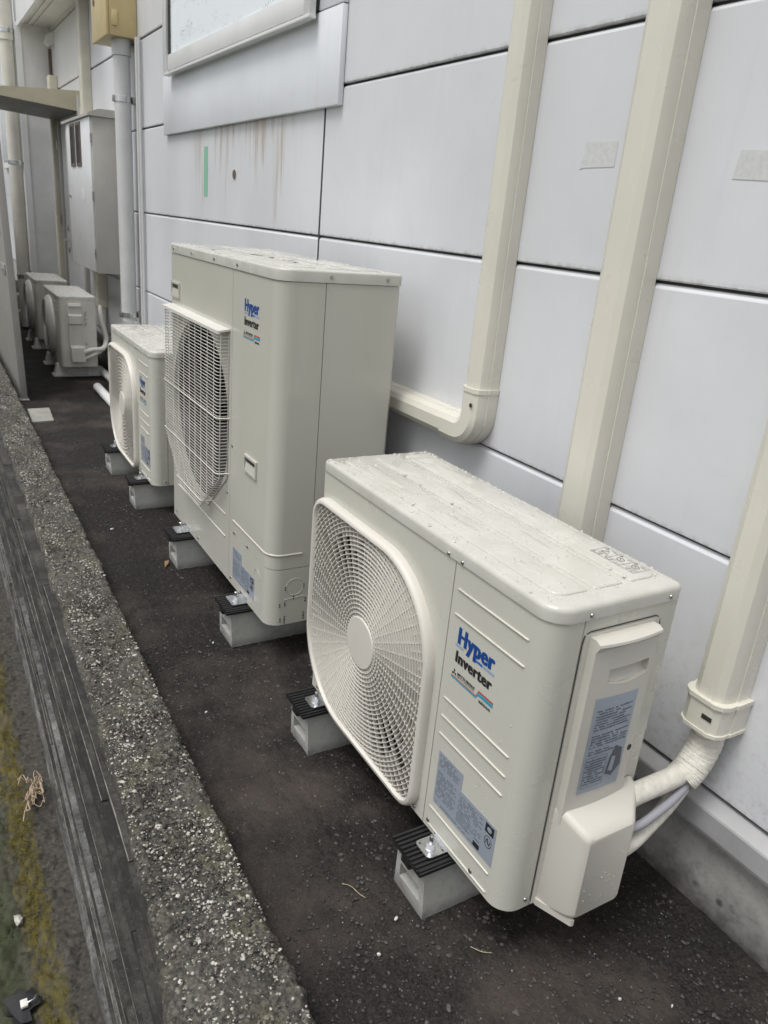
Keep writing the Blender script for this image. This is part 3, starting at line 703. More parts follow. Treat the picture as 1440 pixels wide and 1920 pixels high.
for i in range(3, len(path) - 2, 2):             # overlapping turns of tape
    p = path[i]; t = (path[i + 1] - path[i - 1]).normalized(); t = (t + Vector((.20 + .12 * math.sin(i * 1.7), .14 * math.cos(i * 2.3), .0))).normalized()
    u = t.cross(Vector((0, 1, 0))).normalized(); w = t.cross(u); L = []
    for (rr, dd) in ((.0300, -.008), (.0315, -.006), (.0319, .004), (.0300, .0045)):
        L.append([tuple(p + t * dd + (u * math.cos(a) + w * math.sin(a)) * rr) for a in [2 * math.pi * k / 18 for k in range(18)]])
    MB().loops(L, cap0=False, cap1=False).build('tape_turn', 'wrap', pb, smooth=60)
pa = bez([(1.215, .728, .362), (1.17, .729, .353), (1.12, .731, .349), (1.07, .734, .343), (1.01, .740, .325)], 8)
MB().tube(pa, .021, 16).build('insulated_pipe', 'wrap', pb, smooth=60)
pa = bez([(1.205, .722, .327), (1.16, .716, .298), (1.11, .710, .276), (1.06, .708, .250), (1.00, .715, .232)], 8)
MB().tube(pa, .015, 14).build('insulated_pipe', 'wrap', pb, smooth=60)
pa = bez([(1.203, .714, .337), (1.16, .707, .322), (1.115, .703, .311), (1.065, .704, .296), (1.00, .720, .28)], 8)
MB().tube(pa, .0085, 10).build('cable', 'cable', pb, smooth=60)

# ------------------------------------------------------------------ outdoor units
def inside_rr(u, v, h, w, rr):                  # rr = (TL, TR, BR, BL)
    if abs(u) > w or abs(v) > h: return False
    r = rr[0] if (u < 0 and v > 0) else rr[1] if (u >= 0 and v > 0) else rr[2] if u >= 0 else rr[3]
    du = abs(u) - (w - r); dv = abs(v) - (h - r)
    return not (du > 0 and dv > 0 and du * du + dv * dv > r * r)
def rr_radius(th, h, w, rr):
    lo, hi = 0.0, 2.0; c, s = math.cos(th), math.sin(th)
    for _ in range(34):
        m = (lo + hi) / 2
        if inside_rr(m * c, m * s, h, w, rr): lo = m
        else: hi = m
    return lo
def screw(x, y, z, ax, parent, r=.0042, src={}):
    key = (ax, r)
    if key not in src:
        m_ = MB()
        if ax == 'x': m_.tube([(0, 0, 0), (-.0020, 0, 0), (-.0032, 0, 0)], [r * 1.0, r * .95, r * .55], 10)
        else: m_.tube([(0, 0, 0), (0, -.0020, 0), (0, -.0032, 0)], [r, r * .95, r * .55], 10)
        o = m_.build('screw', 'screw', None, smooth=50); COL.objects.unlink(o); src[key] = o
    c = src[key].copy(); COL.objects.link(c); c.parent = parent
    c.location = Vector((x, y, z)) - wloc(parent); return c

def panel_hole(y0, y1, z0, z1, yc, zc, h, w, rr, x, depth, n=96):
    ths = sorted(set([2 * math.pi * k / n for k in range(n)] + [math.atan2(v - zc, u) % (2 * math.pi) for u in (yc - y0, yc - y1) for v in (z0, z1)]))
    inn, out, back = [], [], []
    for th in ths:
        c, s = math.cos(th), math.sin(th); r = rr_radius(th, h, w, rr)
        inn.append((x, yc - r * c, zc + r * s)); back.append((x + depth, yc - r * c, zc + r * s))
        t = min([(yc - y0) / c if c > 1e-9 else 9, (yc - y1) / c if c < -1e-9 else 9, (z1 - zc) / s if s > 1e-9 else 9, (z0 - zc) / s if s < -1e-9 else 9])
        out.append((x, yc - t * c, zc + t * s))
    m_ = MB(); m_.loops([[(p[0] + .018, p[1], p[2]) for p in out], out, inn, back], cap0=False, cap1=False); return m_

def logo(parent, x, yl, zt, wd, ht):
    # artwork measured on the nearest unit: 0.122 wide x 0.118 high, yl = left edge, zt = top
    sy, sz = wd / .122, ht / .118
    def F(y, z, w_, h_): return ((x, yl - y * sy, zt - z * sz), (0, -w_ * sy, 0), (0, 0, h_ * sz))
    lg = MB(); 
    g = text_mesh('logo', 'Hyper', F(.006, .0455, .112, .0455), 'blue', parent, bold=.018, spacing=1.10, heavy=.050)
    text_mesh('logo_word', 'Inverter', F(.006, .0745, .112, .0245), 'ink', g, bold=.018, spacing=1.10, heavy=.048)
    def strip(nm, mat, pts, dx=0.0):
        MB().add([(x - dx, yl - a * sy, zt - b * sz) for a, b in pts], [tuple(range(len(pts)))]).build(nm, mat, g, smooth=0, recalc=False)
    strip('logo_bar', 'blue_pale', [(.001, .0375), (.027, .0375), (.027, .0425), (.001, .0425)], -.0002)
    strip('logo_bar', 'blue_mid', [(.057, .038), (.085, .038), (.085, .0432), (.055, .0432)], -.0002)
    strip('logo_bar', 'blue_pale', [(.0852, .038), (.120, .038), (.120, .0432), (.0852, .0432)], -.0002)
    # three-diamond mark
    def dia(cx, cz, a):
        c, s = math.cos(a), math.sin(a); p = [(0, 0), (.0042 * c - .0024 * s, .0042 * s + .0024 * c), (.0084 * c, .0084 * s), (.0042 * c + .0024 * s, .0042 * s - .0024 * c)]
        return [(cx + q[0], cz - q[1]) for q in p]
    for a in (90, 210, 330): strip('emblem_diamond', 'ink', dia(.0085, .098, math.radians(a)))
    text_mesh('maker_name', 'MITSUBISHI', F(.0185, .0985, .054, .0062), 'ink', g, bold=.02, spacing=1.12, heavy=.03)
    text_mesh('maker_line', 'HEAVY INDUSTRIES', F(.0185, .1028, .054, .0028), 'ink', g, bold=.01)
    w3 = .0024
    for k, mm in enumerate(('red', 'teal', 'cyan')):
        a, b = .1058 + k * .0019, .0019; c, d = .092 + k * .0037, .0037
        strip('logo_stripe', mm, [(.0, a), (.079, a), (.079, a + b), (.0, a + b)])
        strip('logo_stripe', mm, [(.079, a), (.0855, c), (.0855, c + d), (.079, a + b)])
        strip('logo_stripe', mm, [(.0855, c), (.128, c), (.128, c + d), (.0855, c + d)])
    text_mesh('range_name', 'saison', F(.089, .1145, .034, .0078), 'ink', g, bold=.015, spacing=1.08, heavy=.02)
    return g

def fine_print(parent, put, rects, seed, name='fine_print', mat='ink_grey', lh=.0034, dens=.75):
    # rows of unreadably small print, as little raised bars; put(u,v) maps label coords to the surface
    r = random.Random(seed); m_ = MB()
    for (u0, u1, v0, v1) in rects:
        v = v1 - lh
        while v > v0:
            u = u0; end = u1 - (u1 - u0) * (r.random() * .35 if r.random() < .4 else 0)
            while u < end:
                w_ = r.uniform(.0016, .0060)
                if r.random() < dens:
                    h_ = lh * r.uniform(.34, .46); a = [(u, v), (min(u + w_, end), v), (min(u + w_, end), v + h_), (u, v + h_)]
                    m_.add([put(*q) for q in a], [(0, 1, 2, 3)])
                u += w_ + r.uniform(.0004, .0012)
            v -= lh
    return m_.build(name, mat, parent, smooth=0, recalc=False)

def front_label(parent, x, y0, z0, y_r, z_t):
    # L-shaped silver rating label: y0 = left, z0 = bottom, y_r = right, z_t = top
    w_, h_ = y0 - y_r, z_t - z0
    P = [(0, 0), (1, 0), (1, .70), (.42, .70), (.42, 1), (0, 1)]
    lb = MB().loops([[(x, y0 - a * w_, z0 + b * h_) for a, b in P], [(x - .0004, y0 - a * w_, z0 + b * h_) for a, b in P]]).build('rating_label', 'label', parent, smooth=0)
    put = lambda u, v: (x - .0006, y0 - u, z0 + v)
    fine_print(lb, put, [(.006, w_ * .38, h_ * .73, h_ * .97), (.004, w_ * .36, h_ * .14, h_ * .66), (w_ * .40, w_ * .80, h_ * .10, h_ * .66), (w_ * .05, w_ * .80, .003, h_ * .09)], 3, lh=.0056)
    def s(nm, mat, a): MB().add([put(u * w_, v * h_) for u, v in a], [tuple(range(len(a)))]).build(nm, mat, lb, smooth=0, recalc=False)
    s('label_mark', 'ink', [(.84, .50), (.97, .50), (.97, .66), (.84, .66)])
    MB().add([(x - .0008, y0 - w_ * (.905 + .036 * math.cos(a)), z0 + h_ * (.58 + .045 * math.sin(a))) for a in [k * .5236 for k in range(12)]], [tuple(range(12))]).build('label_mark', 'label', lb, smooth=0, recalc=False)
    m_ = MB()
    m_.tube([(x - .0006, y0 - w_ * .905 - .0105 * math.cos(k * .2618), z0 + h_ * .36 + .0125 * math.sin(k * .2618)) for k in range(25)], .0006, 4)
    m_.build('label_mark', 'ink', lb)
    MB().tube([(x - .0006, y0 - w_ * .905 + a, z0 + h_ * .36 + b) for a, b in ((.005, -.004), (.005, .004), (.0015, .006), (.0, .002), (-.001, -.004), (-.004, -.006), (-.006, .003))], .0011, 4).build('label_mark', 'ink', lb)
    for a in ((.70, .04, .80, .13),): s('label_mark', 'ink', [(a[0], a[1]), (a[2], a[1]), (a[2], a[3]), (a[0], a[3])])
    return lb

def droplets(parent, n, sampler, seed, name='rain_drops', rmin=.0008, rmax=.003):
    r = random.Random(seed); vs_, fs_ = [], []; ns = 7
    for i in range(n):
        s_ = sampler(r)
        if s_ is None: continue
        (x, y, z), U, V, N = s_
        R = rmin + (rmax - rmin) * r.random() ** 2.6; h = R * r.uniform(.45, .75); a0 = r.random() * 6.28; el = r.uniform(.8, 1.25)
        b = len(vs_)
        for (f, g) in ((1.0, -.02), (.88, .55), (.5, .9)):
            for k in range(ns):
                a = a0 + 2 * math.pi * k / ns; cu, cv = R * f * math.cos(a) * el, R * f * math.sin(a) / el
                vs_.append(tuple(Vector((x, y, z)) + U * cu + V * cv + N * (h * g)))
        vs_.append(tuple(Vector((x, y, z)) + N * h))
        for q in range(2):
            for k in range(ns): fs_.append((b + q * ns + k, b + q * ns + (k + 1) % ns, b + (q + 1) * ns + (k + 1) % ns, b + (q + 1) * ns + k))
        for k in range(ns): fs_.append((b + 2 * ns + k, b + 2 * ns + (k + 1) % ns, b + 3 * ns))
    m_ = MB(); m_.v = vs_; m_.f = fs_
    return tag(m_.build(name, 'water', parent, smooth=80, recalc=False), kind='stuff')

def fan_grille(t, X0, yc, zc, hw, hh, rr, hub_r, depth=.022, pitch=.0105, n_sp=44, mat='grille'):
    g_hw, g_hh = hw, hh
    ths = [2 * math.pi * k / 120 for k in range(120)]
    rim = []
    for (d, x) in ((0, 0), (-.001, -.010), (.001, -depth + .004), (.005, -depth), (.012, -depth), (.0155, -depth + .005), (.0165, .004)):
        rrd = tuple(max(.01, q - d) for q in rr); L = []
        for th in ths:
            r = rr_radius(th, hh - d, hw - d, rrd); L.append((X0 + x, yc - r * math.cos(th), zc + r * math.sin(th)))
        rim.append(L)
    g = MB().loops(rim, cap0=False, cap1=False).build('fan_grille', mat, t, smooth=50)
    # rings
    d = .0135; ih, iw = hh - d, hw - d; irr = tuple(max(.01, q - d) for q in rr)
    r = hub_r + pitch * .8; rmax = max(rr_radius(th, ih, iw, irr) for th in ths); xf = X0 - depth + .006
    while r < rmax:
        n = 120; runs = []; cur = []
        ins = [inside_rr(r * math.cos(2 * math.pi * k / n), r * math.sin(2 * math.pi * k / n), ih, iw, irr) for k in range(n)]
        if all(ins): runs = [list(range(n)) + [0]]
        elif any(ins):
            st = next(k for k in range(n) if ins[k] and not ins[k - 1])
            for q in range(n):
                k = (st + q) % n
                if ins[k]: cur.append(k)
                elif cur: runs.append(cur); cur = []
            if cur: runs.append(cur)
        for run in runs:
            if len(run) < 2: continue
            L = []
            for k in run:
                c, s = math.cos(2 * math.pi * k / n), math.sin(2 * math.pi * k / n)
                L.append([(xf, yc - (r - .0010) * c, zc + (r - .0010) * s), (xf, yc - (r + .0010) * c, zc + (r + .0010) * s),
                          (xf + .011, yc - (r + .0009) * c, zc + (r + .0009) * s), (xf + .011, yc - (r - .0009) * c, zc + (r - .0009) * s)])
            MB().loops(L).build('grille_ring', mat, g, smooth=50)
        r += pitch
    for k in range(n_sp):
        th = 2 * math.pi * (k + .5) / n_sp; c, s = math.cos(th), math.sin(th); r1 = rr_radius(th, ih, iw, irr); r0 = hub_r - .004
        m_ = MB(); L = []
        for rad in (r0, r1 + .003):
            L.append([(xf + xx, yc - rad * c - ww * s, zc + rad * s - ww * c) for xx, ww in ((.0020, -.0010), (.0020, .0010), (.011, .0007), (.011, -.0007))])
        m_.loops(L).build('grille_spoke', mat, g, smooth=0)
        th2 = 2 * math.pi * k / n_sp; c, s = math.cos(th2), math.sin(th2); r1 = rr_radius(th2, ih, iw, irr)
        if r1 > hh * .80:
            L = [[(xf + xx, yc - rad * c - ww * s, zc + rad * s - ww * c) for xx, ww in ((.0020, -.0010), (.0020, .0010), (.011, .0007), (.011, -.0007))] for rad in (max(r1 - .055, hh * .72) if k % 2 else hh * .90, r1 + .003)]
            if L[1][0] != L[0][0]: MB().loops(L).build('grille_spoke', mat, g, smooth=0)
    L = []
    for (rad, x) in ((hub_r, .012), (hub_r, .002), (hub_r - .0022, -.0008), (hub_r * .6, -.0012), (.004, -.0014)):
        L.append([(xf + x, yc - rad * math.cos(a), zc + rad * math.sin(a)) for a in [2 * math.pi * k / 40 for k in range(40)]])
    MB().loops(L).build('hub_cap', mat, g, smooth=50)
    return g

def fan_inside(t, X0, X1, yc, zc, R):
    # bell mouth, fan blades and the finned coil behind them
    L = [[(x, yc - r * math.cos(a), zc + r * math.sin(a)) for a in [2 * math.pi * k / 48 for k in range(48)]] for x, r in ((X0 + .006, R * 1.05), (X0 + .02, R), (X0 + .11, R))]
    MB().loops(L, cap0=False, cap1=False).build('bell_mouth', 'black', t, smooth=50)
    MB().box(X1 - .045, X1 - .03, yc - R * 1.1, yc + R * 1.1, zc - R, zc + R).build('coil', 'black', t)
    f = MB().tube([(X0 + .03, yc, zc), (X0 + .12, yc, zc)], .05, 24).build('fan', 'fan', t)
    for b in range(3):
        m_ = MB(); L = []
        for i in range(7):
            r = .045 + (R * .93 - .045) * i / 6; w_ = .5 + .25 * i / 6
            L.append([(X0 + .045 + .055 * (j / 5), yc - r * math.cos(b * 2.094 + .4 + w_ * (j / 5) * 1.5), zc + r * math.sin(b * 2.094 + .4 + w_ * (j / 5) * 1.5)) for j in range(6)])
        m_.loops(L, closed=False, cap0=False, cap1=False).build('blade', 'fan', f, smooth=60)

def small_unit(label, Y0, Y1, X0, X1, Z0, Z1, seam, gy, gz, gh, feet, detail=True, nd_=1500, pitch=.0105, grp='new cream outdoor units'):
    t = thing('outdoor_unit', label, 'outdoor unit', ((X0 + X1) / 2, (Y0 + Y1) / 2, Z0 - .0), grp)
    zl = Z1 - .028                                # underside of the lid
    rc = .042; rr = (.22 * gh / .28, .0, .0, .0)
    grr = (.055, .215 * gh / .28, .055, .215 * gh / .28)
    # inner dark box that shows in the seams
    MB().extr(rrect(X0 + .004, X1 - .004, Y0 + .004, seam - .002, (rc, .006, .006, .006)), Z0 + .004, zl - .002).build('inner_case', 'seam', t)
    MB().box(X0 + .125, X1 - .002, seam - .001, Y1 - .004, Z0 + .004, zl - .002).build('inner_case', 'black', t)
    # fan panel with its opening
    panel_hole(seam + .0012, Y1, Z0, zl - .0015, gy, gz, gh - .012, gh - .012, grr, X0, .02).build('fan_panel', 'cream', t, smooth=30)
    # far side and back sheets
    MB().box(X0 + .018, X1, Y1 - .003, Y1, Z0, zl - .0015).build('end_panel', 'cream', t)
    # wrapped corner panel on the near side
    pr = rrect(X0, X1, Y0, Y1, (rc, .01, .01, .01), 10); xs_ = X0 + .066
    arc = [p for p in pr[:11]]                    # corner arc at (X0,Y0), from the front plane to the side
    path = [(X0, seam - .0012)] + arc + [(xs_, Y0)]
    inn = [(x + .006, y + .0) for x, y in [path[0]]] + [(X0 + rc - (rc - .006) * math.cos(k / 10 * math.pi / 2), Y0 + rc - (rc - .006) * math.sin(k / 10 * math.pi / 2)) for k in range(11)] + [(xs_, Y0 + .006)]
    cpn = MB().extr(path + inn[::-1], Z0, zl - .0015).build('corner_panel', 'cream', t, smooth=30)
    # pressed ribs
    H = Z1 - Z0
    for f in (.877, .797, .508, .442, .377, .090, .020):
        z = Z0 + f * H
        MB().tube([(X0 - .0002, seam - .016, z), (X0 - .0006, seam - .018, z), (X0 - .0006, Y0 + .052, z), (X0 - .0002, Y0 + .05, z)], [.0008, .0022, .0022, .0008], 8).build('pressed_rib', 'cream', cpn, smooth=60)
    # side sheet
    MB().extr([(xs_ + .0022, Y0), (X1 - .008, Y0), (X1 - .002, Y0 + .002), (X1, Y0 + .008), (X1, seam - .001), (X1 - .006, seam - .001), (X1 - .006, Y0 + .006), (xs_ + .0022, Y0 + .006)], Z0, zl - .0015).build('side_panel', 'cream', t, smooth=30)
    MB().extr(rrect(X0 + .004, X1 - .004, Y0 + .004, Y1 - .004, (rc, .006, .006, .006), 6), Z0 - .0, Z0 + .0035).build('base_pan', 'cream', t)
    # lid
    lp = rrect(X0 - .003, X1 + .003, Y0 - .003, Y1 + .003, (rc + .003, .016, .022, .010), 8)
    lid = MB().extr(lp, zl, Z1 - .0, .010).build('lid', 'lid', t, smooth=50)
    wX = X1 - X0
    pads = [(.105, .345), (.40, .625), (.685, .93)]
    for i, (a, b) in enumerate(pads):
        xa, xb = X0 + wX * a, X0 + wX * b
        q = rrect(xa, xb, Y0 + .038, Y1 - .03, (.028 if i == 0 else .006, .004 if i < 2 else .024, .012, .012), 6)
        MB().extr(q, Z1 - .004, Z1 + .0035, .0035).build('pressed_pad', 'lid', lid, smooth=60)
    zs = zl + .009
    for y in ((seam + .022, seam - .022) if detail else (seam + .02, seam - .02)): screw(X0 - .003, y, zs - .004, 'x', t)
    for x in (X0 + .075, X1 - .03): screw(x, Y0 - .003, zs, 'y', t)
    screw(X0, seam + .035, Z0 + .012, 'x', t); screw(X0, seam - .018, Z0 + .020, 'x', t, .005); screw(X0, Y0 + .10, Z0 + .02, 'x', t, .005); screw(X0, Y1 - .03, Z0 + .012, 'x', t)
    screw(X0 + .055, Y0, Z0 + .02, 'y', t)
    fan_inside(t, X0, X0 + .16, gy, gz, gh * .86)
    fan_grille(t, X0, gy, gz, gh, gh, grr, .0635 * gh / .28, pitch=pitch)
    logo(cpn, X0 - .0006, seam - .029, Z0 + .767 * H, .122 * (seam - Y0) / .268, .118)
    front_label(t, X0 - .0003, seam - .026, Z0 + .12 * H, Y0 + .047, Z0 + .318 * H)
    # mounting feet: galvanised plate, washer, nut, bolt
    for fy in feet:
        ft = MB().extr(rrect(X0 - .048, X0 + .03, fy - .026, fy + .026, (.010, .002, .002, .010), 4), Z0 - .001, Z0 + .0022).build('foot_plate', 'zinc', t, smooth=30)
        MB().box(X0 - .0012, X0 - .0004, fy - .024, fy + .024, Z0 + .0023, Z0 + .012).build('foot_flange', 'zinc', ft)
        MB().tube([(X0 - .024, fy, Z0 + .0022), (X0 - .024, fy, Z0 + .0045)], .0135, 18).build('washer', 'zinc', ft, smooth=40)
        MB().tube([(X0 - .024, fy, Z0 + .0045), (X0 - .024, fy, Z0 + .0135)], .0098, 6).build('nut', 'zinc', ft, smooth=0)
        MB().tube([(X0 - .024, fy, Z0 + .0135), (X0 - .024, fy, Z0 + .029), (X0 - .024, fy, Z0 + .0305)], [.0052, .0052, .004], 12).build('bolt', 'zinc', ft, smooth=40)
        for dx, dy in ((-.040, .017), (-.008, -.019)): MB().tube([(X0 + dx, fy + dy, Z0 + .0023), (X0 + dx, fy + dy, Z0 + .0025)], .0024, 10).build('slot', 'seam', ft)
    # rain on the lid and fronts
    def smp(r):
        x = r.uniform(X0 + .004, X1 - .004); y = r.uniform(Y0 + .02, Y1 - .01)
        u = (x - X0) / wX
        inpad = any(a < u < b for a, b in pads) and y > Y0 + .04
        if inpad and r.random() < .72: return None
        return (x, y, Z1 + (.0035 if inpad else 0)), Vector((1, 0, 0)), Vector((0, 1, 0)), Vector((0, 0, 1))
    droplets(lid, int(nd_ * 1.3), smp, 11, rmin=.0008, rmax=.0037)
    def smpe(r):
        k = r.random()
        x, y = (r.uniform(X0, X1), Y1 - r.uniform(.0, .012)) if k < .35 else (X1 - r.uniform(.0, .010), r.uniform(Y0, Y1)) if k < .75 else (X0 + r.uniform(.004, .016), r.uniform(Y0 + .03, Y1))
        return (x, y, Z1 - .001), Vector((1, 0, 0)), Vector((0, 1, 0)), Vector((0, 0, 1))
    droplets(lid, nd_ // 6, smpe, 13, rmin=.0010, rmax=.0030)
    def smp2(r): return (X0 - .0002, r.uniform(Y0 + .05, seam - .01), r.uniform(Z0 + .02, zl)), Vector((0, 1, 0)), Vector((0, 0, 1)), Vector((-1, 0, 0))
    droplets(cpn, 60, smp2, 12, rmin=.0007, rmax=.0016)
    return t, lid

XF, XB = .806, 1.100
u1, lid1 = small_unit('nearest cream outdoor unit with leaf shaped fan grille and pipe cover', .757, 1.583, XF, XB, .137, .778, 1.026, 1.325, .412, .276, (.957, 1.507))
u3, lid3 = small_unit('small cream outdoor unit half hidden behind the tall unit', 3.262, 4.040, XF, XB, .137, .738, 3.495, 3.775, .395, .262, (3.40, 3.93), nd_=900, pitch=.0165)

# puddled rain on the nearest lid
def puddle(cx, cy, lx, ly, z, seed, parent):
    r = random.Random(seed); n = 26; ph = [r.uniform(0, 6.28) for _ in range(4)]
    def rad(a): return 1 + .22 * math.sin(2 * a + ph[0]) + .16 * math.sin(3 * a + ph[1]) + .09 * math.sin(5 * a + ph[2])
    L = []
    for (f, h) in ((1.0, -.0002), (.985, .0002), (.96, .0004), (.3, .0004)):
        L.append([(cx + lx * f * rad(2 * math.pi * k / n) * math.cos(2 * math.pi * k / n), cy + ly * f * rad(2 * math.pi * k / n) * math.sin(2 * math.pi * k / n), z + h) for k in range(n)])
    return MB().loops(L, cap0=False).build('rain_puddle', 'water', parent, smooth=70)
for i, q in enumerate([(.872, 1.42, .018, .07), (.957, 1.44, .020, .06), (.957, 1.25, .017, .09), (1.043, 1.38, .020, .08), (1.043, 1.14, .016, .06), (.872, 1.12, .014, .05), (.957, 1.00, .016, .04), (.872, .90, .016, .03), (1.043, 1.50, .018, .03)]):
    puddle(*q, .7815, i, lid1)
# pictograms on the nearest lid
st = MB()
o = thing
def lidput(u, v): return (1.080 - v, .921 - u, .7820)
lw = .0009
for (a, b, c, d) in [(0, .106, 0, lw), (0, .106, .045, .045 + lw), (0, lw, 0, .045), (.0355, .0355 + lw, 0, .045), (.071, .071 + lw, 0, .045), (.106, .106 + lw, 0, .045), (0, .106, .030, .030 + lw * .6)]:
    st.add([lidput(a, c), lidput(b, c), lidput(b, d), lidput(a, d)], [(0, 1, 2, 3)])
M['ink_pale'] = paint('faded_ink', (0.17, 0.17, 0.165), 0.5, 0.0)
pk = st.build('warning_pictogram', 'ink_pale', lid1, smooth=0, recalc=False)
for k in range(3):
    u = .018 + .0355 * k
    if k: 
        MB().tube([lidput(u + .0075 * math.cos(a), .021 + .0065 * math.sin(a)) for a in [j * .3307 for j in range(20)]], .0007, 4).build('pictogram_mark', 'ink_pale', pk)
        MB().tube([lidput(u - .005, .0165), lidput(u + .005, .0255)], .0007, 4).build('pictogram_mark', 'ink_pale', pk)
    else:
        MB().tube([lidput(u - .009, .027), lidput(u, .014), lidput(u + .009, .027), lidput(u - .009, .027)], .0008, 4).build('pictogram_mark', 'ink_pale', pk)
    MB().tube([lidput(u - .013, .010), lidput(u - .0095, .004), lidput(u - .006, .010), lidput(u - .013, .010)], .0006, 4).build('pictogram_mark', 'ink_pale', pk)
fine_print(pk, lambda u, v: lidput(u, .045 - v), [(.002, .034, .001, .013), (.038, .069, .001, .013), (.074, .104, .001, .013), (.018, .034, .033, .042), (.054, .069, .033, .042), (.089, .104, .033, .042)], 9, mat='ink_pale', lh=.0036)

# ---- service cover on the side of the nearest unit
SY = .757
pcov = MB()
def cover_prof(z):     # plan section of the moulded cover at height z: (x,y) around
    return rrect(.886, 1.046, SY - .020, SY + .004, (.016, .016, .001, .001), 5)
sc_ = MB().extr(rrect(.878, 1.056, SY - .0022, SY + .003, (.001, .001, .001, .001), 2), .140, .722).build('service_cover', 'cream_plastic', u1, smooth=30)
# seam round the cover
tr = [(.8745, .148), (.8745, .708), (.8775, .720), (.889, .7255), (1.046, .7255), (1.0565, .720), (1.0595, .708), (1.0595, .33)]
MB().tube([(x, SY - .0006, z) for x, z in tr], .0010, 6).build('cover_seam', 'seam', sc_)
# raised centre of the cover, with a hand pocket: built as cells round the pocket
xa, xb, yf = .890, 1.040, SY - .019
def wedge(z0, z1, x0, x1, nm='cover_face', yt=None):
    return MB().loops([[(x0, SY - .0022, z), (x0 + .006, yf, z), (x1 - .006, yf, z), (x1, SY - .0022, z)] for z in (z0, z1)]).build(nm, 'cream_plastic', sc_, smooth=30, bevel=.0025)
m_ = MB(); nseg = 14
bow = lambda k: .006 * math.sin(math.pi * k / nseg)
XS = [xa + (xb - xa) * k / nseg for k in range(nseg + 1)]
def sheet(zf0, zf1, xs_, y=yf, nm='cover_face'):
    A = [(x, y - bow_at(x), zf0(x)) for x in xs_]; B = [(x, y - bow_at(x), zf1(x)) for x in xs_]
    C = [(x, SY - .002, zf1(x)) for x in xs_]; D = [(x, SY - .002, zf0(x)) for x in xs_]
    return MB().loops([[A[i], B[i], C[i], D[i]] for i in range(len(xs_))]).build(nm, 'cream_plastic', sc_, smooth=30)
def bow_at(x): return .004 * math.sin(math.pi * min(1, max(0, (x - xa) / (xb - xa))))
lin = lambda a, b, n=10: [a + (b - a) * k / n for k in range(n + 1)]
pa_, pb_ = .930, 1.028
top_c = lambda x: .656 - .0; bot_c = lambda x: .629 - .008 * math.sin(math.pi * (x - pa_) / (pb_ - pa_))
sheet(lambda x: .340, lambda x: .694 + .004 * math.sin(math.pi * (x - xa) / (xb - xa)), lin(xa, pa_, 4))
sheet(lambda x: .340, lambda x: .694 + .004 * math.sin(math.pi * (x - xa) / (xb - xa)), lin(pb_, xb, 3))
sheet(top_c, lambda x: .694 + .004 * math.sin(math.pi * (x - xa) / (xb - xa)), lin(pa_, pb_, 10))
sheet(lambda x: .340, bot_c, lin(pa_, pb_, 10))
# brow above the pocket
MB().loops([[(x, SY - .002, .716), (x, yf - bow_at(x) + .004, .7165), (x, yf - .006 - bow_at(x) * 1.6, .7115), (x, yf - .007 - bow_at(x) * 1.6, .707), (x, yf - bow_at(x), .694 + .004 * math.sin(math.pi * (x - xa) / (xb - xa))), (x, SY - .002, .694)] for x in lin(xa, xb, 14)]).build('cover_brow', 'cream_plastic', sc_, smooth=40)
# pocket back: sloping hollow
MB().add([(pa_, yf + .003, .622), (pb_, yf + .003, .622), (pb_, SY - .0024, .648), (pa_, SY - .0024, .648)], [(0, 1, 2, 3)]).build('hand_pocket', 'cream_plastic', sc_, smooth=0)
MB().add([(pa_, SY - .0024, .648), (pb_, SY - .0024, .648), (pb_, SY - .0024, .657), (pa_, SY - .0024, .657)], [(0, 1, 2, 3)]).build('hand_pocket', 'fan', sc_, smooth=0)  # dark strip painted in for the shade at the pocket top
# information label
MB().loops([[(.913, yf - bow_at(.913) - .0006 + d, .399), (.963, yf - bow_at(.963) - .0006 + d, .398), (1.014, yf - bow_at(1.014) - .0006 + d, .397), (1.015, yf - bow_at(1.014) - .0006 + d, .597), (.963, yf - bow_at(.963) - .0006 + d, .599), (.913, yf - bow_at(.913) - .0006 + d, .601)] for d in (0, -.0004)]).build('wiring_label', 'label', sc_, smooth=0)
lput = lambda u, v: (.913 + u, yf - bow_at(.913 + u) - .0013, .398 + v)
fp = fine_print(sc_, lput, [(.008, .094, .135, .180), (.008, .096, .100, .128), (.008, .075, .080, .095), (.008, .055, .015, .075)], 5, lh=.0056, dens=.85)
MB().add([lput(u, v) for u, v in ((.060, .030), (.078, .022), (.098, .040), (.094, .078), (.076, .088), (.066, .066))], [(0, 1, 2, 3, 4, 5)]).build('wiring_drawing', 'ink_grey', fp, smooth=0, recalc=False)
MB().add([(x, y - .0003, z) for x, y, z in [lput(u, v) for u, v in ((.066, .036), (.078, .032), (.080, .064), (.070, .066))]], [(0, 1, 2, 3)]).build('wiring_drawing', 'label', fp, smooth=0, recalc=False)
for (u0, u1, v0, v1) in [(.006, .056, .077, .0776), (.006, .056, .012, .0126), (.006, .0066, .012, .077), (.022, .0226, .012, .077), (.056, .0566, .012, .077), (.006, .098, .098, .0986), (.006, .098, .131, .1316)]:
    MB().add([lput(a, b) for a, b in ((u0, v0), (u1, v0), (u1, v1), (u0, v1))], [(0, 1, 2, 3)]).build('table_line', 'ink_grey', fp, smooth=0, recalc=False)
MB().tube([(1.030, yf - .0012, .466), (1.030, yf + .004, .466)], .0065, 14).build('screw_recess', 'seam', sc_)
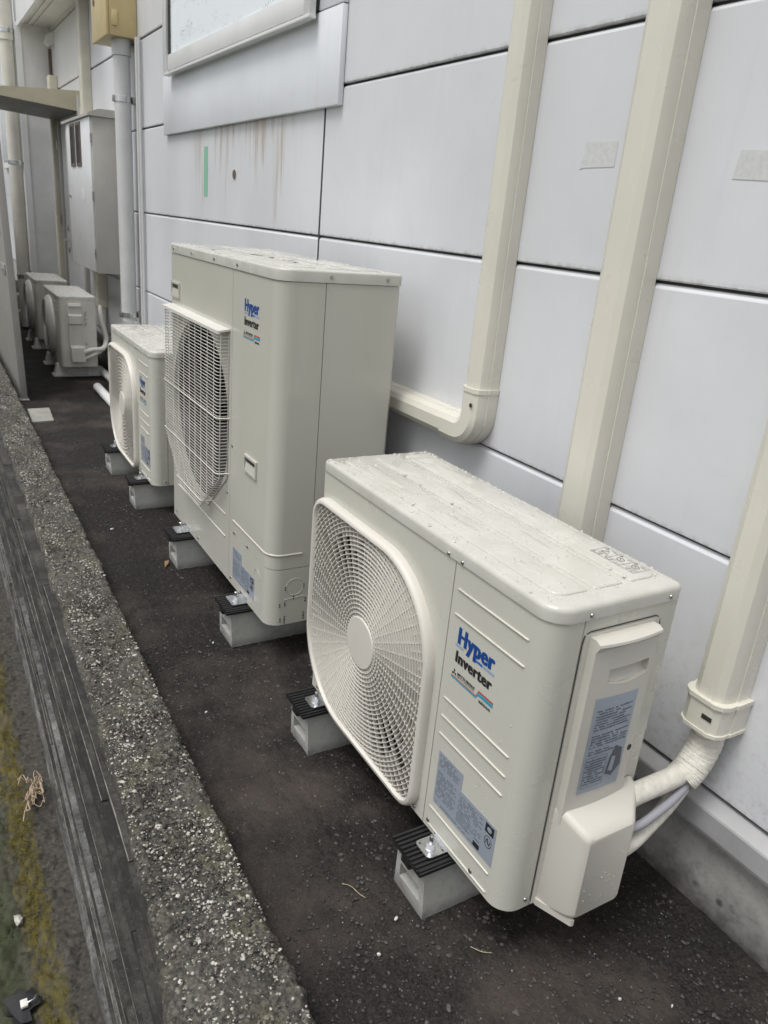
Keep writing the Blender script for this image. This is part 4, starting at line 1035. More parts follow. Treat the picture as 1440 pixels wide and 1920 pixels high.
# pipe cover box at the foot
def boxring(y, x0, x1, z0, z1, r): 
    return [(x, y, z) for x, z in rrect(x0, x1, z0, z1, r, 5)]
Lb = [boxring(SY - .002, .888, 1.086, .139, .372, .012), boxring(SY - .022, .892, 1.082, .139, .366, .014), boxring(SY - .060, .901, 1.040, .150, .353, .014), boxring(SY - .072, .906, 1.028, .156, .347, .013), boxring(SY - .0765, .912, 1.022, .161, .341, .010)]
MB().loops(Lb, cap0=False).build('pipe_cover', 'cream_plastic', sc_, smooth=35)
MB().extr([(.884, SY - .002), (.884, SY - .006), (.912, SY - .072), (.918, SY - .074), (.918, SY - .002)], .1375, .152).build('pipe_cover_fin', 'cream_plastic', sc_, smooth=30)
def smp3(r): return (r.uniform(.92, 1.02), SY - .0766, r.uniform(.17, .33)), Vector((1, 0, 0)), Vector((0, 0, 1)), Vector((0, -1, 0))
droplets(sc_, 45, smp3, 15, rmin=.0007, rmax=.0017)
def smp4(r): return (r.uniform(.884, .888), SY - .0023, r.uniform(.17, .70)), Vector((1, 0, 0)), Vector((0, 0, 1)), Vector((0, -1, 0))
droplets(sc_, 16, smp4, 16, rmin=.001, rmax=.0019)

# ---- the tall unit with wire guard
def tall_unit():
    Y0, Y1, X0, X1, Z0, Z1 = 1.912, 2.925, XF, 1.178, .137, 1.192
    t = thing('tall_outdoor_unit', 'tall glossy cream outdoor unit with white wire guard over its fan', 'outdoor unit', ((X0 + X1) / 2, (Y0 + Y1) / 2, Z0), 'new cream outdoor units')
    zl = Z1 - .032; seam = 2.262; zs = .325; rc = .045
    MB().extr(rrect(X0 + .004, X1 - .004, Y0 + .004, seam - .002, (rc, .006, .006, .006)), Z0 + .004, zl - .002).build('inner_case', 'seam', t)
    MB().box(X0 + .16, X1 - .002, seam - .001, Y1 - .004, Z0 + .004, zl - .002).build('inner_case', 'black', t)
    gy, gz, gR = 2.594, .650, .312
    panel_hole(seam + .0010, Y1, Z0, zl - .0015, gy, gz, gR, gR, (gR - .001,) * 4, X0, .02).build('fan_panel', 'cream_gloss', t, smooth=30)
    MB().box(X0 + .018, X1, Y1 - .003, Y1, Z0, zl - .0015).build('end_panel', 'cream_gloss', t)
    def corner(z0, z1, nm, x_end=X0 + .135):
        arc = rrect(X0, X1, Y0, Y1, (rc, .01, .01, .01), 10)[:11]
        path = [(X0, seam - .0010)] + arc + [(x_end, Y0)]
        inn = [(X0 + .006, seam - .001)] + [(X0 + rc - (rc - .006) * math.cos(k / 10 * math.pi / 2), Y0 + rc - (rc - .006) * math.sin(k / 10 * math.pi / 2)) for k in range(11)] + [(x_end, Y0 + .006)]
        return MB().extr(path + inn[::-1], z0, z1).build(nm, 'cream_gloss', t, smooth=30, bevel=0)
    cu = corner(zs + .0012, zl - .0015, 'service_panel'); cl = corner(Z0, zs - .0012, 'piping_panel')
    for nm, a, b in (('side_panel', zs + .0008, zl - .0015), ('side_panel', Z0, zs - .0008)):
        MB().extr([(X0 + .1372, Y0), (X1 - .01, Y0), (X1, Y0 + .01), (X1, seam - .001), (X1 - .006, seam - .001), (X1 - .006, Y0 + .006), (X0 + .1372, Y0 + .006)], a, b).build(nm, 'cream_gloss', t, smooth=30)
    lid = MB().extr(rrect(X0 - .003, X1 + .003, Y0 - .003, Y1 + .003, (rc + .003, .016, .02, .010), 8), zl, Z1, .007).build('lid', 'lid', t, smooth=50)
    for (a, b) in ((.13, .36), (.42, .62), (.68, .90)):
        MB().extr(rrect(X0 + .372 * a, X0 + .372 * b, Y0 + .06, Y1 - .05, .01, 4), Z1 - .004, Z1 + .002, .002).build('pressed_pad', 'lid', lid, smooth=60)
    for y in (2.885, 2.665, 2.43, 2.22): screw(X0 - .003, y, zl + .014, 'x', t, .0055)
    for x in (.955, 1.13): screw(x, Y0 - .003, zl + .015, 'y', t, .0055)
    for y, z in ((2.21, zs + .008), (2.09, zs + .008), (2.88, .165), (2.60, .158), (2.24, .158), (2.245, .62), (2.262 + .02, .45)): screw(X0, y, z, 'x', t, .0052)
    # pressed beads
    def bead(pts, par): MB().tube(pts, .0032, 8).build('pressed_bead', 'cream_gloss', par, smooth=60)
    bead([(X0, 2.86, .285), (X0, 2.30, .285)], t); bead([(X0, 2.50, .385 - .02), (X0, 2.30, .385 - .02)], t)
    arc = rrect(X0, X1, Y0, Y1, (rc, .01, .01, .01), 10)[:11]
    bead([(X0, 2.225, .372), (X0, 2.05, .372)] + [(x, y, .372) for x, y in arc] + [(X0 + .105, Y0, .372)], cu)
    # grips: a frame proud of the panel, pocket shade painted dark inside
    for (yc, zc) in ((2.078, .603), (2.866, 1.033)):
        g = MB()
        for (a, b, c, d) in ((-.050, .050, .020, .027), (-.050, .050, -.027, -.020), (-.050, -.043, -.02, .02), (.043, .050, -.02, .02)): g.box(X0 - .0060, X0 - .0003, yc + a, yc + b, zc + c, zc + d)
        gr = g.build('grip_frame', 'cream_gloss', t)
        MB().add([(X0 - .0052, yc - .0425, zc - .02), (X0 - .0052, yc + .0425, zc - .02), (X0 - .0006, yc + .0425, zc + .004), (X0 - .0006, yc - .0425, zc + .004)], [(0, 1, 2, 3)]).build('grip_ledge', 'cream_gloss', gr, smooth=0, recalc=False)
        MB().add([(X0 - .0006, yc - .0425, zc + .0045), (X0 - .0006, yc + .0425, zc + .0045), (X0 - .0006, yc + .0425, zc + .02), (X0 - .0006, yc - .0425, zc + .02)], [(0, 1, 2, 3)]).build('grip_shade', 'fan', gr, smooth=0, recalc=False)
    logo(cu, X0 - .0006, 2.166, 1.087, .124, .118)
    front_label(cl, X0 - .0003, 2.222, .172, 2.025, .282)
    # knock-outs on the piping panel
    for (x, yk) in ((.893, Y0),):
        MB().tube([(x + .028 * math.cos(a), Y0 - .0002, .262 + .028 * math.sin(a)) for a in [k * .2618 for k in range(25)]], .0010, 5).build('knock_out', 'cream_gloss', cl)
    MB().tube([(X0 - .0002, 2.005 + .022 * math.cos(a), .268 + .026 * math.sin(a)) for a in [k * .2618 for k in range(14)]], .0010, 5).build('knock_out', 'cream_gloss', cl)
    MB().tube([(X0 + .05, Y0 - .0002, .222), (.90, Y0 - .0002, .226), (.928, Y0 - .0002, .226), (.935, Y0 - .0002, .218)], .0010, 5).build('knock_out', 'cream_gloss', cl)
    for x, z in ((.862, .26), (.923, .262), (.845, .205), (.862, .207), (.930, .212), (.848, .155), (.862, .16), (.862, .148), (.926, .165), (.926, .152), (.89, .226)):
        MB().box(x - .002, x + .002, Y0 - .0010, Y0 - .0002, z - .006, z - .002).box(x - .002, x + .002, Y0 - .0010, Y0 - .0002, z + .002, z + .006).build('knock_out_slot', 'seam', cl)
    fan_inside(t, X0, X0 + .2, gy, gz, gR)
    # wire guard
    xg = X0 - .036; gd = MB(); ya, yb = 2.286, 2.912
    g = gd.loops([[(X0 - .0004, y, .980), (xg - .004, y, .974), (xg - .004, y, .964), (xg + .002, y, .964), (xg + .004, y, .969), (X0 - .0004, y, .974)] for y in (ya - .006, yb + .006)]).build('wire_guard', 'wire', t, smooth=30)
    zb, zk, ch = .338, .498, .19
    def span(z): 
        k = max(0.0, (zk - z) / (zk - zb)); return ya + ch * k, yb - ch * k
    nwire = 58
    for i in range(nwire):
        z = zb + (.955 - zb) * i / (nwire - 1); a, b = span(z)
        MB().tube([(X0 - .001, a, z), (xg + .010, a, z), (xg + .003, a + .004, z), (xg, a + .011, z), (xg, b - .011, z), (xg + .003, b - .004, z), (xg + .010, b, z), (X0 - .001, b, z)], .0012, 6).build('guard_wire', 'wire', g, smooth=60)
    for k in range(9):
        y = ya + .05 + (yb - ya - .1) * k / 8
        zlow = zb if y > ya + ch and y < yb - ch else (zk - (zk - zb) * ((y - ya) / ch) if y <= ya + ch else zk - (zk - zb) * ((yb - y) / ch))
        MB().tube([(xg + .0032, y, zlow), (xg + .0030, y, .965)], .0014, 6).build('guard_upright', 'wire', g, smooth=60)
    for z in (.70, .515, .365):
        a, b = span(z)
        MB().tube([(X0 - .001, a - .012, z), (X0 - .003, a - .004, z), (xg + .006, a - .001, z), (xg - .003, a + .010, z), (xg - .003, b - .010, z), (xg + .006, b + .001, z), (X0 - .003, b + .004, z), (X0 - .001, b + .012, z)], .0021, 8).build('guard_stay', 'wire', g, smooth=60)
    # border wires along both sides and the chamfered foot
    for xo in (.008, .034):
        MB().tube([(xg + xo, ya, .965), (xg + xo, ya, zk), (xg + xo, ya + ch, zb), (xg + xo, yb - ch, zb), (xg + xo, yb, zk), (xg + xo, yb, .965)], .0017, 6).build('guard_border', 'wire', g, smooth=60)
    for fy in (2.115, 2.745):
        ft = MB().extr(rrect(X0 - .050, X0 + .03, fy - .034, fy + .034, (.006, .002, .002, .006), 4), Z0 - .001, Z0 + .0022).build('foot_plate', 'zinc', t, smooth=30)
        MB().box(X0 - .0012, X0 - .0004, fy - .032, fy + .032, Z0 + .0023, Z0 + .016).build('foot_flange', 'zinc', ft)
        MB().tube([(X0 - .026, fy, Z0 + .0022), (X0 - .026, fy, Z0 + .0045)], .0145, 18).build('washer', 'zinc', ft, smooth=40)
        MB().tube([(X0 - .026, fy, Z0 + .0045), (X0 - .026, fy, Z0 + .0135)], .0105, 6).build('nut', 'zinc', ft, smooth=0)
        MB().tube([(X0 - .026, fy, Z0 + .0135), (X0 - .026, fy, Z0 + .030), (X0 - .026, fy, Z0 + .0315)], [.006, .006, .0045], 12).build('bolt', 'zinc', ft, smooth=40)
    def smp(r): return (r.uniform(X0, X1), r.uniform(Y0 + .03, Y1 - .02), Z1), Vector((1, 0, 0)), Vector((0, 1, 0)), Vector((0, 0, 1))
    droplets(lid, 900, smp, 21, rmin=.0008, rmax=.0032)
    for i in range(12): 
        r = random.Random(40 + i); puddle(r.uniform(X0 + .05, X1 - .05), r.uniform(Y0 + .1, Y1 - .1), r.uniform(.012, .03), r.uniform(.02, .07), Z1 + .0022, 50 + i, lid)
    return t
tall_unit()

# ---- concrete support blocks with ribbed rubber caps
def support_block(label, yc, wy=.112, x1=1.14, yrot=0):
    t = thing('support_block', label, 'support block', (.75, yc, 0), 'concrete support blocks under the units')
    x0 = .748; hb = wy / 2; ht = hb - .006; zt = .118
    # body with a rectangular hand hole and a notch in its front end
    m_ = MB()
    def fx(z): return x0 - .0035 * z / zt
    def wyz(z): return hb + (ht - hb) * z / zt
    zl = [0, .032, .068, .100, zt]
    yl = [-1, -.70, .70, 1]
    V = {}
    def P(i, j, dx=0): 
        z = zl[j]; return (fx(z) + dx, yc + yl[i] * wyz(z), z)
    for i in range(3):
        for j in range(4):
            if i == 1 and j == 1: continue
            if i == 1 and j == 3: continue
            m_.add([P(i, j), P(i + 1, j), P(i + 1, j + 1), P(i, j + 1)], [(0, 1, 2, 3)])
    def pocket(j, dp, y_in):
        a, b, c, d = P(1, j), P(2, j), P(2, j + 1), P(1, j + 1)
        a2, b2, c2, d2 = [(p[0] + dp, p[1] + (yc - p[1]) * y_in, p[2] + (0.004 if q < 2 else -.004)) for q, p in enumerate((a, b, c, d))]
        m_.add([a, b, c, d, a2, b2, c2, d2], [(0, 1, 5, 4), (1, 2, 6, 5), (2, 3, 7, 6), (3, 0, 4, 7), (4, 5, 6, 7)])
    pocket(1, .075, .02); pocket(3, .016, .35)
    q = lambda s, z, x: (x, yc + s * wyz(z), z)
    for s in (-1, 1):
        for j in range(4): m_.add([P(0 if s < 0 else 3, j), q(s, zl[j], x1), q(s, zl[j + 1], x1), P(0 if s < 0 else 3, j + 1)], [(0, 1, 2, 3)])
    m_.add([q(-1, zt, fx(zt)), q(1, zt, fx(zt)), q(1, zt, x1), q(-1, zt, x1)], [(0, 1, 2, 3)])
    m_.add([q(-1, 0, x1), q(1, 0, x1), q(1, zt, x1), q(-1, zt, x1)], [(0, 1, 2, 3)])
    m_.build('block_body', 'concrete', t, smooth=0, recalc=True)
    # rubber cap with ribs running across
    cap = MB().box(.7275, x1 - .02, yc - ht - .006, yc + ht + .006, zt + .001, zt + .0105).build('rubber_cap', 'rubber', t, bevel=.002)
    L = []
    for i in range(10):
        y = yc - ht + (2 * ht) * i / 9
        MB().tube([(.7272, y, zt + .0125), (x1 - .022, y, zt + .0125)], .0036, 8).build('cap_rib', 'rubber', cap, smooth=60)
    MB().box(.7285, .7435, yc - .016, yc + .016, zt - .017, zt + .002).build('cap_tab', 'rubber', cap, bevel=.003)
    return t
support_block('concrete block under the near foot of the nearest unit', .968)
support_block('concrete block under the far foot of the nearest unit', 1.525)
support_block('concrete block under the near foot of the tall unit', 2.115, .122, 1.2)
support_block('concrete block under the far foot of the tall unit', 2.735, .118, 1.2)
support_block('concrete block under the near foot of the small unit behind the tall one', 3.415, .122)
support_block('concrete block under the far foot of the small unit behind the tall one', 3.94, .145)

# ------------------------------------------------------------------ older units further down the passage
def old_unit(label, Y0, Y1, X0, X1, Z0, Z1):
    t = thing('old_outdoor_unit', label, 'outdoor unit', ((X0 + X1) / 2, (Y0 + Y1) / 2, Z0), 'old outdoor units by the door')
    MB().extr(rrect(X0, X1, Y0, Y1, (.03, .01, .01, .01), 5), Z0, Z1 - .02).build('case', 'old_unit', t, smooth=30)
    MB().extr(rrect(X0 - .003, X1 + .003, Y0 - .003, Y1 + .003, (.033, .012, .012, .012), 5), Z1 - .0195, Z1, .004).build('lid', 'old_top', t, smooth=40)
    gy, gz, R = Y1 - .33, (Z0 + Z1) / 2 - .005, .225
    L = [[(x, gy - r * math.cos(a), gz + r * math.sin(a)) for a in [2 * math.pi * k / 40 for k in range(40)]] for x, r in ((X0 - .001, R), (X0 - .018, R), (X0 - .036, R * .92), (X0 - .044, R * .86), (X0 - .038, R * .80), (X0 - .006, R * .78))]
    g = MB().loops(L, cap0=False, cap1=True).build('fan_grille', 'old_light', t, smooth=40)
    for k in range(9):
        r = R * (.12 + .075 * k)
        MB().tube([(X0 - .040, gy - r * math.cos(a), gz + r * math.sin(a)) for a in [2 * math.pi * j / 32 for j in range(33)]], .003, 5).build('grille_ring', 'old_light', g)
    for k in range(3):
        z = Z1 - .06 - .03 * k; MB().box(X0 - .003, X0 - .0003, Y0 + .05, Y0 + .17, z, z + .008).build('louvre', 'old_unit', t)
    c = MB().box(X0 + .06, X0 + .155, Y0 - .016, Y0 - .0005, Z0 + .06, Z1 - .05).build('side_cover', 'old_unit', t, bevel=.004)
    MB().box(X0 + .062, X0 + .152, Y0 - .028, Y0 - .0165, Z1 - .075, Z1 - .06).build('cover_ridge', 'old_light', c, bevel=.003)
    MB().loops([[(x, Y0 - .0165, Z1 - .125), (x, Y0 - .040, Z1 - .137), (x, Y0 - .040, Z1 - .195), (x, Y0 - .0165, Z1 - .205)] for x in (X0 + .062, X0 + .155)]).build('grip_hood', 'old_unit', c, smooth=20)
    MB().loops([[(x, Y0 - .0165, Z0 + .165), (x, Y0 - .048, Z0 + .150), (x, Y0 - .048, Z0 + .045), (x, Y0 - .0165, Z0 + .04)] for x in (X0 + .068, X0 + .165)]).build('valve_cover', 'old_unit', c, smooth=20)
    pl = fine_print(t, lambda u, v: (X0 + .175 + u, Y0 - .0008, Z0 + v), [(.0, .022, .30, .42), (.0, .022, .21, .225), (0, .02, .16, .19), (0, .02, .10, .12)], int(Y0 * 10), lh=.011, dens=.5)
    return t
old_unit('weathered beige outdoor unit, nearer of the two old ones, with side pipe covers', 6.22, 6.98, .872, 1.135, .098, .622)
old_unit('weathered beige outdoor unit furthest down the passage', 7.50, 8.20, .872, 1.135, .098, .610)
def plastic_base(label, yc, x0=.845, x1=1.17):
    t = thing('plastic_base', label, 'unit base', ((x0 + x1) / 2, yc, 0), 'pale plastic bases under the old units')
    MB().extr(rrect(x0 - .02, x1 + .02, yc - .062, yc + .062, .006, 3), .0, .010).build('flange', 'old_light', t)
    for a, b in ((x0, x0 + .075), (x1 - .085, x1)):
        lo = rrect(a - .008, b + .008, yc - .05, yc + .05, .01, 3); hi = rrect(a + .010, b - .010, yc - .032, yc + .032, .01, 3)
        MB().loops([[(x, y, .0105) for x, y in lo], [(x, y, .094) for x, y in hi]]).build('pedestal', 'old_light', t, smooth=30)
    MB().box(x0 + .06, x1 - .07, yc - .04, yc + .04, .0105, .070).build('rib_web', 'old_light', t, bevel=.004)
plastic_base('pale plastic base under the near foot of the nearer old unit', 6.40)
plastic_base('pale plastic base under the far foot of the nearer old unit', 6.88)
plastic_base('pale plastic base under the near foot of the furthest old unit', 7.62)
plastic_base('pale plastic base under the far foot of the furthest old unit', 8.06)
t = thing('old_pipe_run', 'beige insulated pipes looping from the nearer old unit up the wall', 'pipes', (1.2, 6.2, .2))
MB().tube(bez([(1.035, 6.185, .215), (1.09, 6.17, .235), (1.17, 6.18, .245), (1.215, 6.30, .30), (1.215, 6.45, .42), (1.225, 6.52, .52)], 8), .019, 10).build('insulated_pipe', 'old_light', t, smooth=60)
MB().tube(bez([(1.035, 6.185, .165), (1.09, 6.165, .195), (1.15, 6.17, .225)], 8), .014, 10).build('insulated_pipe', 'old_light', t, smooth=60)

# white drain pipes on the ground
tag(MB().tube([(1.045, 4.3, .032), (1.045, 5.80, .032)], .030, 16).build('drain_pipe', 'pvc_white', smooth=60), 'white drain pipe lying on the asphalt, the one nearer the passage middle', 'drain pipe', 'white drain pipes')
tag(MB().tube([(1.190, 4.3, .032), (1.190, 6.45, .032)], .028, 16).build('drain_pipe', 'pvc_white', smooth=60), 'white drain pipe lying on the asphalt close against the building', 'drain pipe', 'white drain pipes')
pc = [(.515, 5.29), (.646, 5.30), (.628, 4.97), (.505, 4.955)]
tag(MB().loops([[(x, y, .001) for x, y in pc], [(x + .002, y, .014) for x, y in pc]]).build('concrete_cover', 'patch', bevel=.002), 'small pale concrete cover set in the asphalt beside the low wall', 'drain cover')

# ------------------------------------------------------------------ cabinet, boxes and pipes on the far wall
cb = thing('meter_cabinet', 'grey steel meter cabinet with two dark windows hung on the wall', 'cabinet', (1.2, 6.5, .81))
MB().box(1.124, W - .0015, 6.02, 7.10, .812, 1.838).build('case', 'cabinet', cb, bevel=.004)
MB().box(1.112, 1.1235, 6.035, 6.98, .82, 1.835).build('cabinet_door', 'cabinet_front', cb, bevel=.002)
MB().loops([[(1.098, y, 1.8385), (1.098, y, 1.856), (1.17, y, 1.885), (W - .0015, y, 1.888), (W - .0015, y, 1.8385)] for y in (6.005, 7.115)]).build('rain_hood', 'cabinet', cb, smooth=20)
for y in (6.46, 6.70):
    w_ = MB()
    for (a, b, c, d) in ((-.09, .09, .125, .145), (-.09, .09, -.145, -.125), (-.09, -.07, -.125, .125), (.07, .09, -.125, .125)): w_.box(1.105, 1.1117, y + a, y + b, 1.675 + c, 1.675 + d)
    f_ = w_.build('window_frame', 'brown', cb)
    MB().box(1.1085, 1.1117, y - .0695, y + .0695, 1.5505, 1.7995).build('pane', 'black', f_)
for z in (.95, 1.33, 1.70): MB().tube([(1.118, 6.028, z - .03), (1.118, 6.028, z + .03)], .007, 8).build('hinge', 'screw', cb)
MB().box(1.1105, 1.1117, 6.30, 6.42, 1.30, 1.38).build('notice_plate', 'white_trim', cb)
MB().tube([(1.1118, 6.90, 1.32), (1.100, 6.90, 1.32)], .012, 10).build('lock', 'screw', cb)
def fdict(): pass
yb_ = thing('junction_box', 'yellowed cream junction box high on the wall above the grey pipe', 'junction box', (1.2, 5.57, 2.226))
MB().box(1.126, W - .0015, 5.371, 5.785, 2.230, 2.78).build('case', 'yellow', yb_, bevel=.006)
MB().box(1.108, 1.1255, 5.367, 5.79, 2.226, 2.784).build('lid', 'yellow', yb_, bevel=.006)
MB().tube([(1.104, 5.70, 2.44), (1.108, 5.70, 2.44)], .02, 12).build('latch', 'brown', yb_)
MB().box(1.14, 1.175, 5.362, 5.3705, 2.28, 2.36).build('hinge', 'yellow', yb_, bevel=.003)
gp = thing('vent_pipe', 'upright grey plastic pipe with a steel clamp below the yellowed box', 'pipe', (1.21, 5.46, .56))
MB().tube([(1.212, 5.46, .56), (1.212, 5.46, 2.14)], .050, 24).build('pipe', 'pvc', gp, smooth=60)
MB().tube([(1.212, 5.46, 2.141), (1.212, 5.46, 2.229)], .056, 24).build('socket', 'pvc', gp, smooth=60)
for z in (1.905, .60):
    c = MB().tube([(1.212, 5.46, z - .016), (1.212, 5.46, z + .016)], .0535, 24).build('clamp', 'zinc', gp, smooth=60)
    MB().box(1.265, W - .002, 5.43, 5.49, z - .02, z + .02).build('clamp_bracket', 'screw', c, bevel=.002)
    MB().box(1.150, 1.162, 5.448, 5.472, z - .018, z + .018).build('clamp_bolt', 'screw', c, bevel=.002)
cn = thing('conduit', 'thin grey conduit behind the upright grey pipe', 'conduit', (1.27, 5.31, .3))
MB().tube([(1.27, 5.31, .30), (1.27, 5.31, 2.23)], .013, 12).build('tube', 'pvc', cn, smooth=60)
MB().tube([(1.272, 5.27, .30), (1.272, 5.27, 2.23)], .009, 10).build('tube', 'pvc', cn, smooth=60)
# ducts by the cabinet and the door
def far_duct(label, yc, hw, dp, z0, z1, cap=False, mat='duct_far'):
    t = thing('far_pipe_duct', label, 'duct', (W, yc, z0), 'weathered ducts on the far wall')
    MB().extr(rrect(W - dp, W - .0015, yc - hw, yc + hw, (.015, .002, .002, .015), 5), z0, z1, .012 if cap else 0).build('duct_cover', mat, t, smooth=30)
    if not cap: MB().extr(rrect(W - dp - .006, W - .0015, yc - hw - .006, yc + hw + .006, (.018, .002, .002, .018), 5), z0 + .01, z0 + .06).build('joint', mat, t, smooth=30)
    return t
far_duct('beige duct dropping into the top of the meter cabinet', 6.88, .05, .075, 1.90, 2.753)
far_duct('short beige duct coming out under the meter cabinet', 6.60, .05, .08, .50, .811)
far_duct('beige duct with rounded top beside the back door', 8.45, .05, .08, .06, 2.33, True)
# canopy over the back door
cnp = thing('door_canopy', 'beige metal canopy with dark underside over the back door', 'canopy', (1.0, 7.9, 2.0))
def canpr(y): return [(W - .0015, y, 1.965), (W - .0015, y, 2.118), (.62, y, 2.062), (.60, y, 2.050), (.60, y, 2.015), (.62, y, 2.005)]
MB().loops([canpr(y) for y in (7.30, 7.305, 8.45, 8.455)]).build('canopy_case', 'canopy', cnp, smooth=20)
MB().add([(W - .004, 7.305, 1.963), (.615, 7.305, 2.0015), (.615, 8.45, 2.0015), (W - .004, 8.45, 1.963)], [(0, 1, 2, 3)]).build('canopy_underside', 'canopy_under', cnp, smooth=0)
# downpipe at the bay corner
dp = thing('downpipe', 'weathered beige downpipe with steel bands at the far corner of the building', 'downpipe', (.926, 8.80, 0))
MB().tube([(.926, 8.80, 0.02), (.926, 8.80, 2.60)], .062, 24).build('pipe', 'downpipe', dp, smooth=60)
MB().tube([(.926, 8.80, 2.601), (.926, 8.80, 3.6)], .070, 24).build('upper_pipe', 'downpipe', dp, smooth=60)
for z in (2.68, 1.575, .52):
    r = .0735 if z > 2.6 else .0655
    c = MB().tube([(.926, 8.80, z - .018), (.926, 8.80, z + .018)], r, 24).build('band', 'zinc', dp, smooth=60)
    MB().tube([(.926 + r - .004, 8.80, z), (1.018, 8.745, z)], .008, 8).build('stand_off', 'zinc', c)
wb = thing('wall_bracket', 'small grey bracket with brown strip in the corner under the soffit', 'bracket', (1.28, 8.66, 2.4))
MB().loops([[(W - .002, y, 2.70), (W - .06, y, 2.66), (W - .075, y, 2.60), (W - .04, y, 2.575), (W - .002, y, 2.60)] for y in (8.50, 8.58)]).build('bracket', 'soffit', wb, smooth=20)
MB().box(W - .025, W - .002, 8.655, 8.70, 2.0, 2.575).build('strip', 'brown', wb)
# concrete step at the far end
stp = thing('concrete_step', 'small stacked concrete steps at the far end of the passage', 'steps', (.7, 9.2, 0))
MB().box(.62, 1.00, 9.0, 9.5, 0, .14).build('step', 'concrete', stp, bevel=.008); MB().box(.66, 1.00, 9.2, 9.6, .141, .29).build('step', 'concrete', stp, bevel=.008); MB().box(.70, 1.00, 9.4, 9.8, .291, .42).build('step', 'concrete', stp, bevel=.008)

# ------------------------------------------------------------------ steel sheet fence behind the low wall
fc = thing('steel_fence', 'taupe steel sheet fence with bolted plates at the left edge', 'fence', (.53, 7.2, 0))
LEAN = -.025
def lean_box(x0, x1, y0, y1, z0, z1): return MB().loops([[(x0 + LEAN * z, y0, z), (x1 + LEAN * z, y0, z), (x1 + LEAN * z, y1, z), (x0 + LEAN * z, y1, z)] for z in (z0, z1)])
lean_box(.514, .545, 5.60, 9.9, .0, 1.60).build('sheet', 'fence', fc, bevel=.003)
lean_box(.508, .551, 5.565, 5.5995, .0, 1.60).build('end_post', 'fence', fc, bevel=.003)
MB().box(.500, .560, 5.55, 5.62, .001, .012).build('foot', 'fence', fc, bevel=.002)
for z in (.835, 1.075):
    p_ = lean_box(.507, .5137, 5.70 if z < 1 else 5.80, 5.93 if z < 1 else 6.03, z - .032, z + .032).build('bolt_plate', 'fence', fc, bevel=.002)
    MB().tube([(.5069 + LEAN * z, 5.80 if z < 1 else 5.91, z), (.499 + LEAN * z, 5.80 if z < 1 else 5.91, z)], .011, 6).build('bolt', 'zinc', p_)

# ------------------------------------------------------------------ litter and small finds
def chip(x, y, r, label, el=1.7, mat='chip', z=.004, cat='chip'):
    m_ = MB(); L = []
    a0 = rng.random() * 6
    for (f, h) in ((.8, -.003), (1, .0), (.85, .0022), (.4, .0032)):
        L.append([(x + r * f * el * math.cos(a) * math.cos(a0) - r * f * math.sin(a) * math.sin(a0), y + r * f * el * math.cos(a) * math.sin(a0) + r * f * math.sin(a) * math.cos(a0), z + h) for a in [k * .6283 for k in range(10)]])
    return tag(m_.loops(L).build('stone_chip' if cat == 'chip' else 'litter', mat, smooth=50), label, cat)
chip(.700, .935, .0032, 'white chip on the asphalt just below the nearest concrete block', 1.8)
chip(.628, .88, .0025, 'tiny pale chip on the asphalt between the low wall and the nearest block')
chip(.70, 2.10, .003, 'small white chip on the asphalt in front of the tall unit near block')
chip(.565, 1.75, .0028, 'tiny pale chip on the reddish asphalt beside the low wall')
chip(.99, .60, .0022, 'white flake on the asphalt in front of the nearest unit side', 1.5)
chip(1.07, .545, .0019, 'pale flake on the asphalt near the building foundation at lower right', 1.6)
chip(.60, 3.15, .0045, 'pale stone flake on the asphalt in front of the small unit', 2.0)
lf = MB().add([(.705, 2.70, .006), (.725, 2.725, .010), (.738, 2.76, .006), (.715, 2.745, .012)], [(0, 1, 3), (1, 2, 3)]).build('dry_leaf', 'leaf', smooth=60)
tag(lf, 'curled brown leaf on the asphalt beside the far block of the tall unit', 'leaf')
def twig(pts, r, label, mat='straw', name='straw'):
    return tag(MB().tube(bez(pts, 6), r, 6).build(name, mat, smooth=60), label, 'straw')
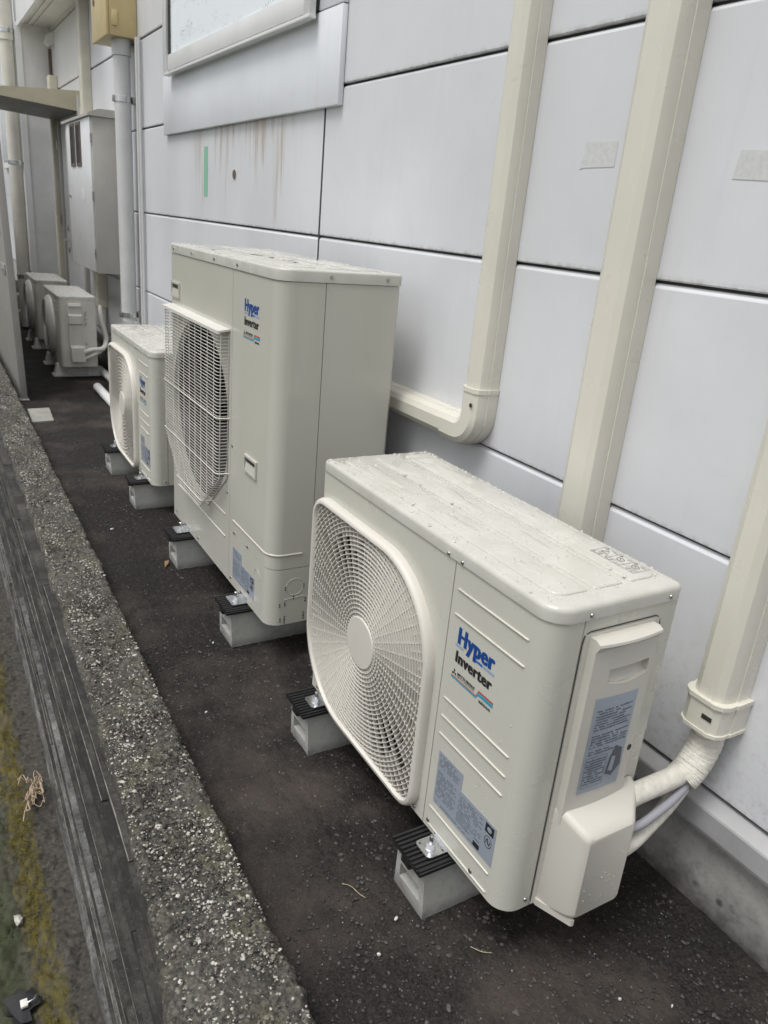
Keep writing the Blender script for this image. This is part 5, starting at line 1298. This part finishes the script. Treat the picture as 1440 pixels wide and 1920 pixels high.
twig([(.640, 1.06, .004), (.652, 1.045, .007), (.660, 1.022, .005), (.668, 1.008, .003)], .0007, 'thin pale straw on the asphalt between the low wall and the nearest block')
twig([(.705, .66, .004), (.73, .655, .010), (.745, .635, .006), (.75, .60, .004)], .0011, 'bent straw stalk on the asphalt at the bottom edge of the photo')
twig([(.800, .815, .004), (.812, .795, .006), (.830, .785, .004)], .0007, 'short pale straw on the asphalt below the corner of the nearest unit')
# dried roots hanging from the joint at the foot of the wall
rt = thing('dry_root_tuft', 'tangle of pale dried roots at the foot of the concrete wall', 'roots', (.17, 2.62, LOWZ))
for i in range(16):
    x, y, z = .200 + rng.uniform(-.01, .01), 2.72 + rng.uniform(-.04, .05), LOWZ + .03
    P = [(x, y, z)]
    for k in range(6):
        x += rng.uniform(-.022, .004); y += rng.uniform(-.06, .03); z = max(LOWZ + .012, z + rng.uniform(-.012, .022)); P.append((x, y, z))
    MB().tube(bez(P, 5), .0016, 5).build('root', 'root', rt, smooth=60)
tag(stones('white_pebble', [(.058, 2.10, LOWZ + .014, .016)], 'pebble_l', flat=.9), 'round white pebble in the dark moss at lower left', 'pebble')
bp = thing('black_plastic_scrap', 'torn black plastic scrap with a cream clip in the gutter at lower left', 'scrap', (.035, 1.78, LOWZ))
pts = []
for k in range(22):
    a = k * 2 * math.pi / 22; q = .045 * (1 + .35 * math.sin(3 * a + .6) * .6 + (.28 if k % 3 == 0 else -.12 if k % 3 == 1 else 0))
    pts.append((q * math.cos(a) * .9, q * math.sin(a) * 1.15))
MB().loops([[(.034 + a, 1.785 + b, LOWZ + .018 + .004 * math.sin(60 * a + 40 * b)) for a, b in pts], [(.034 + a, 1.785 + b, LOWZ + .0195 + .004 * math.sin(60 * a + 40 * b)) for a, b in pts]]).build('sheet', 'black_plastic', bp, smooth=0)
MB().box(.030, .050, 1.765, 1.79, LOWZ + .026, LOWZ + .036).build('clip', 'old_light', bp, bevel=.002)
MB().tube([(.050, 1.775, LOWZ + .033), (.066, 1.775, LOWZ + .036), (.076, 1.79, LOWZ + .034)], .003, 6).build('clip_pin', 'zinc', bp, smooth=60)
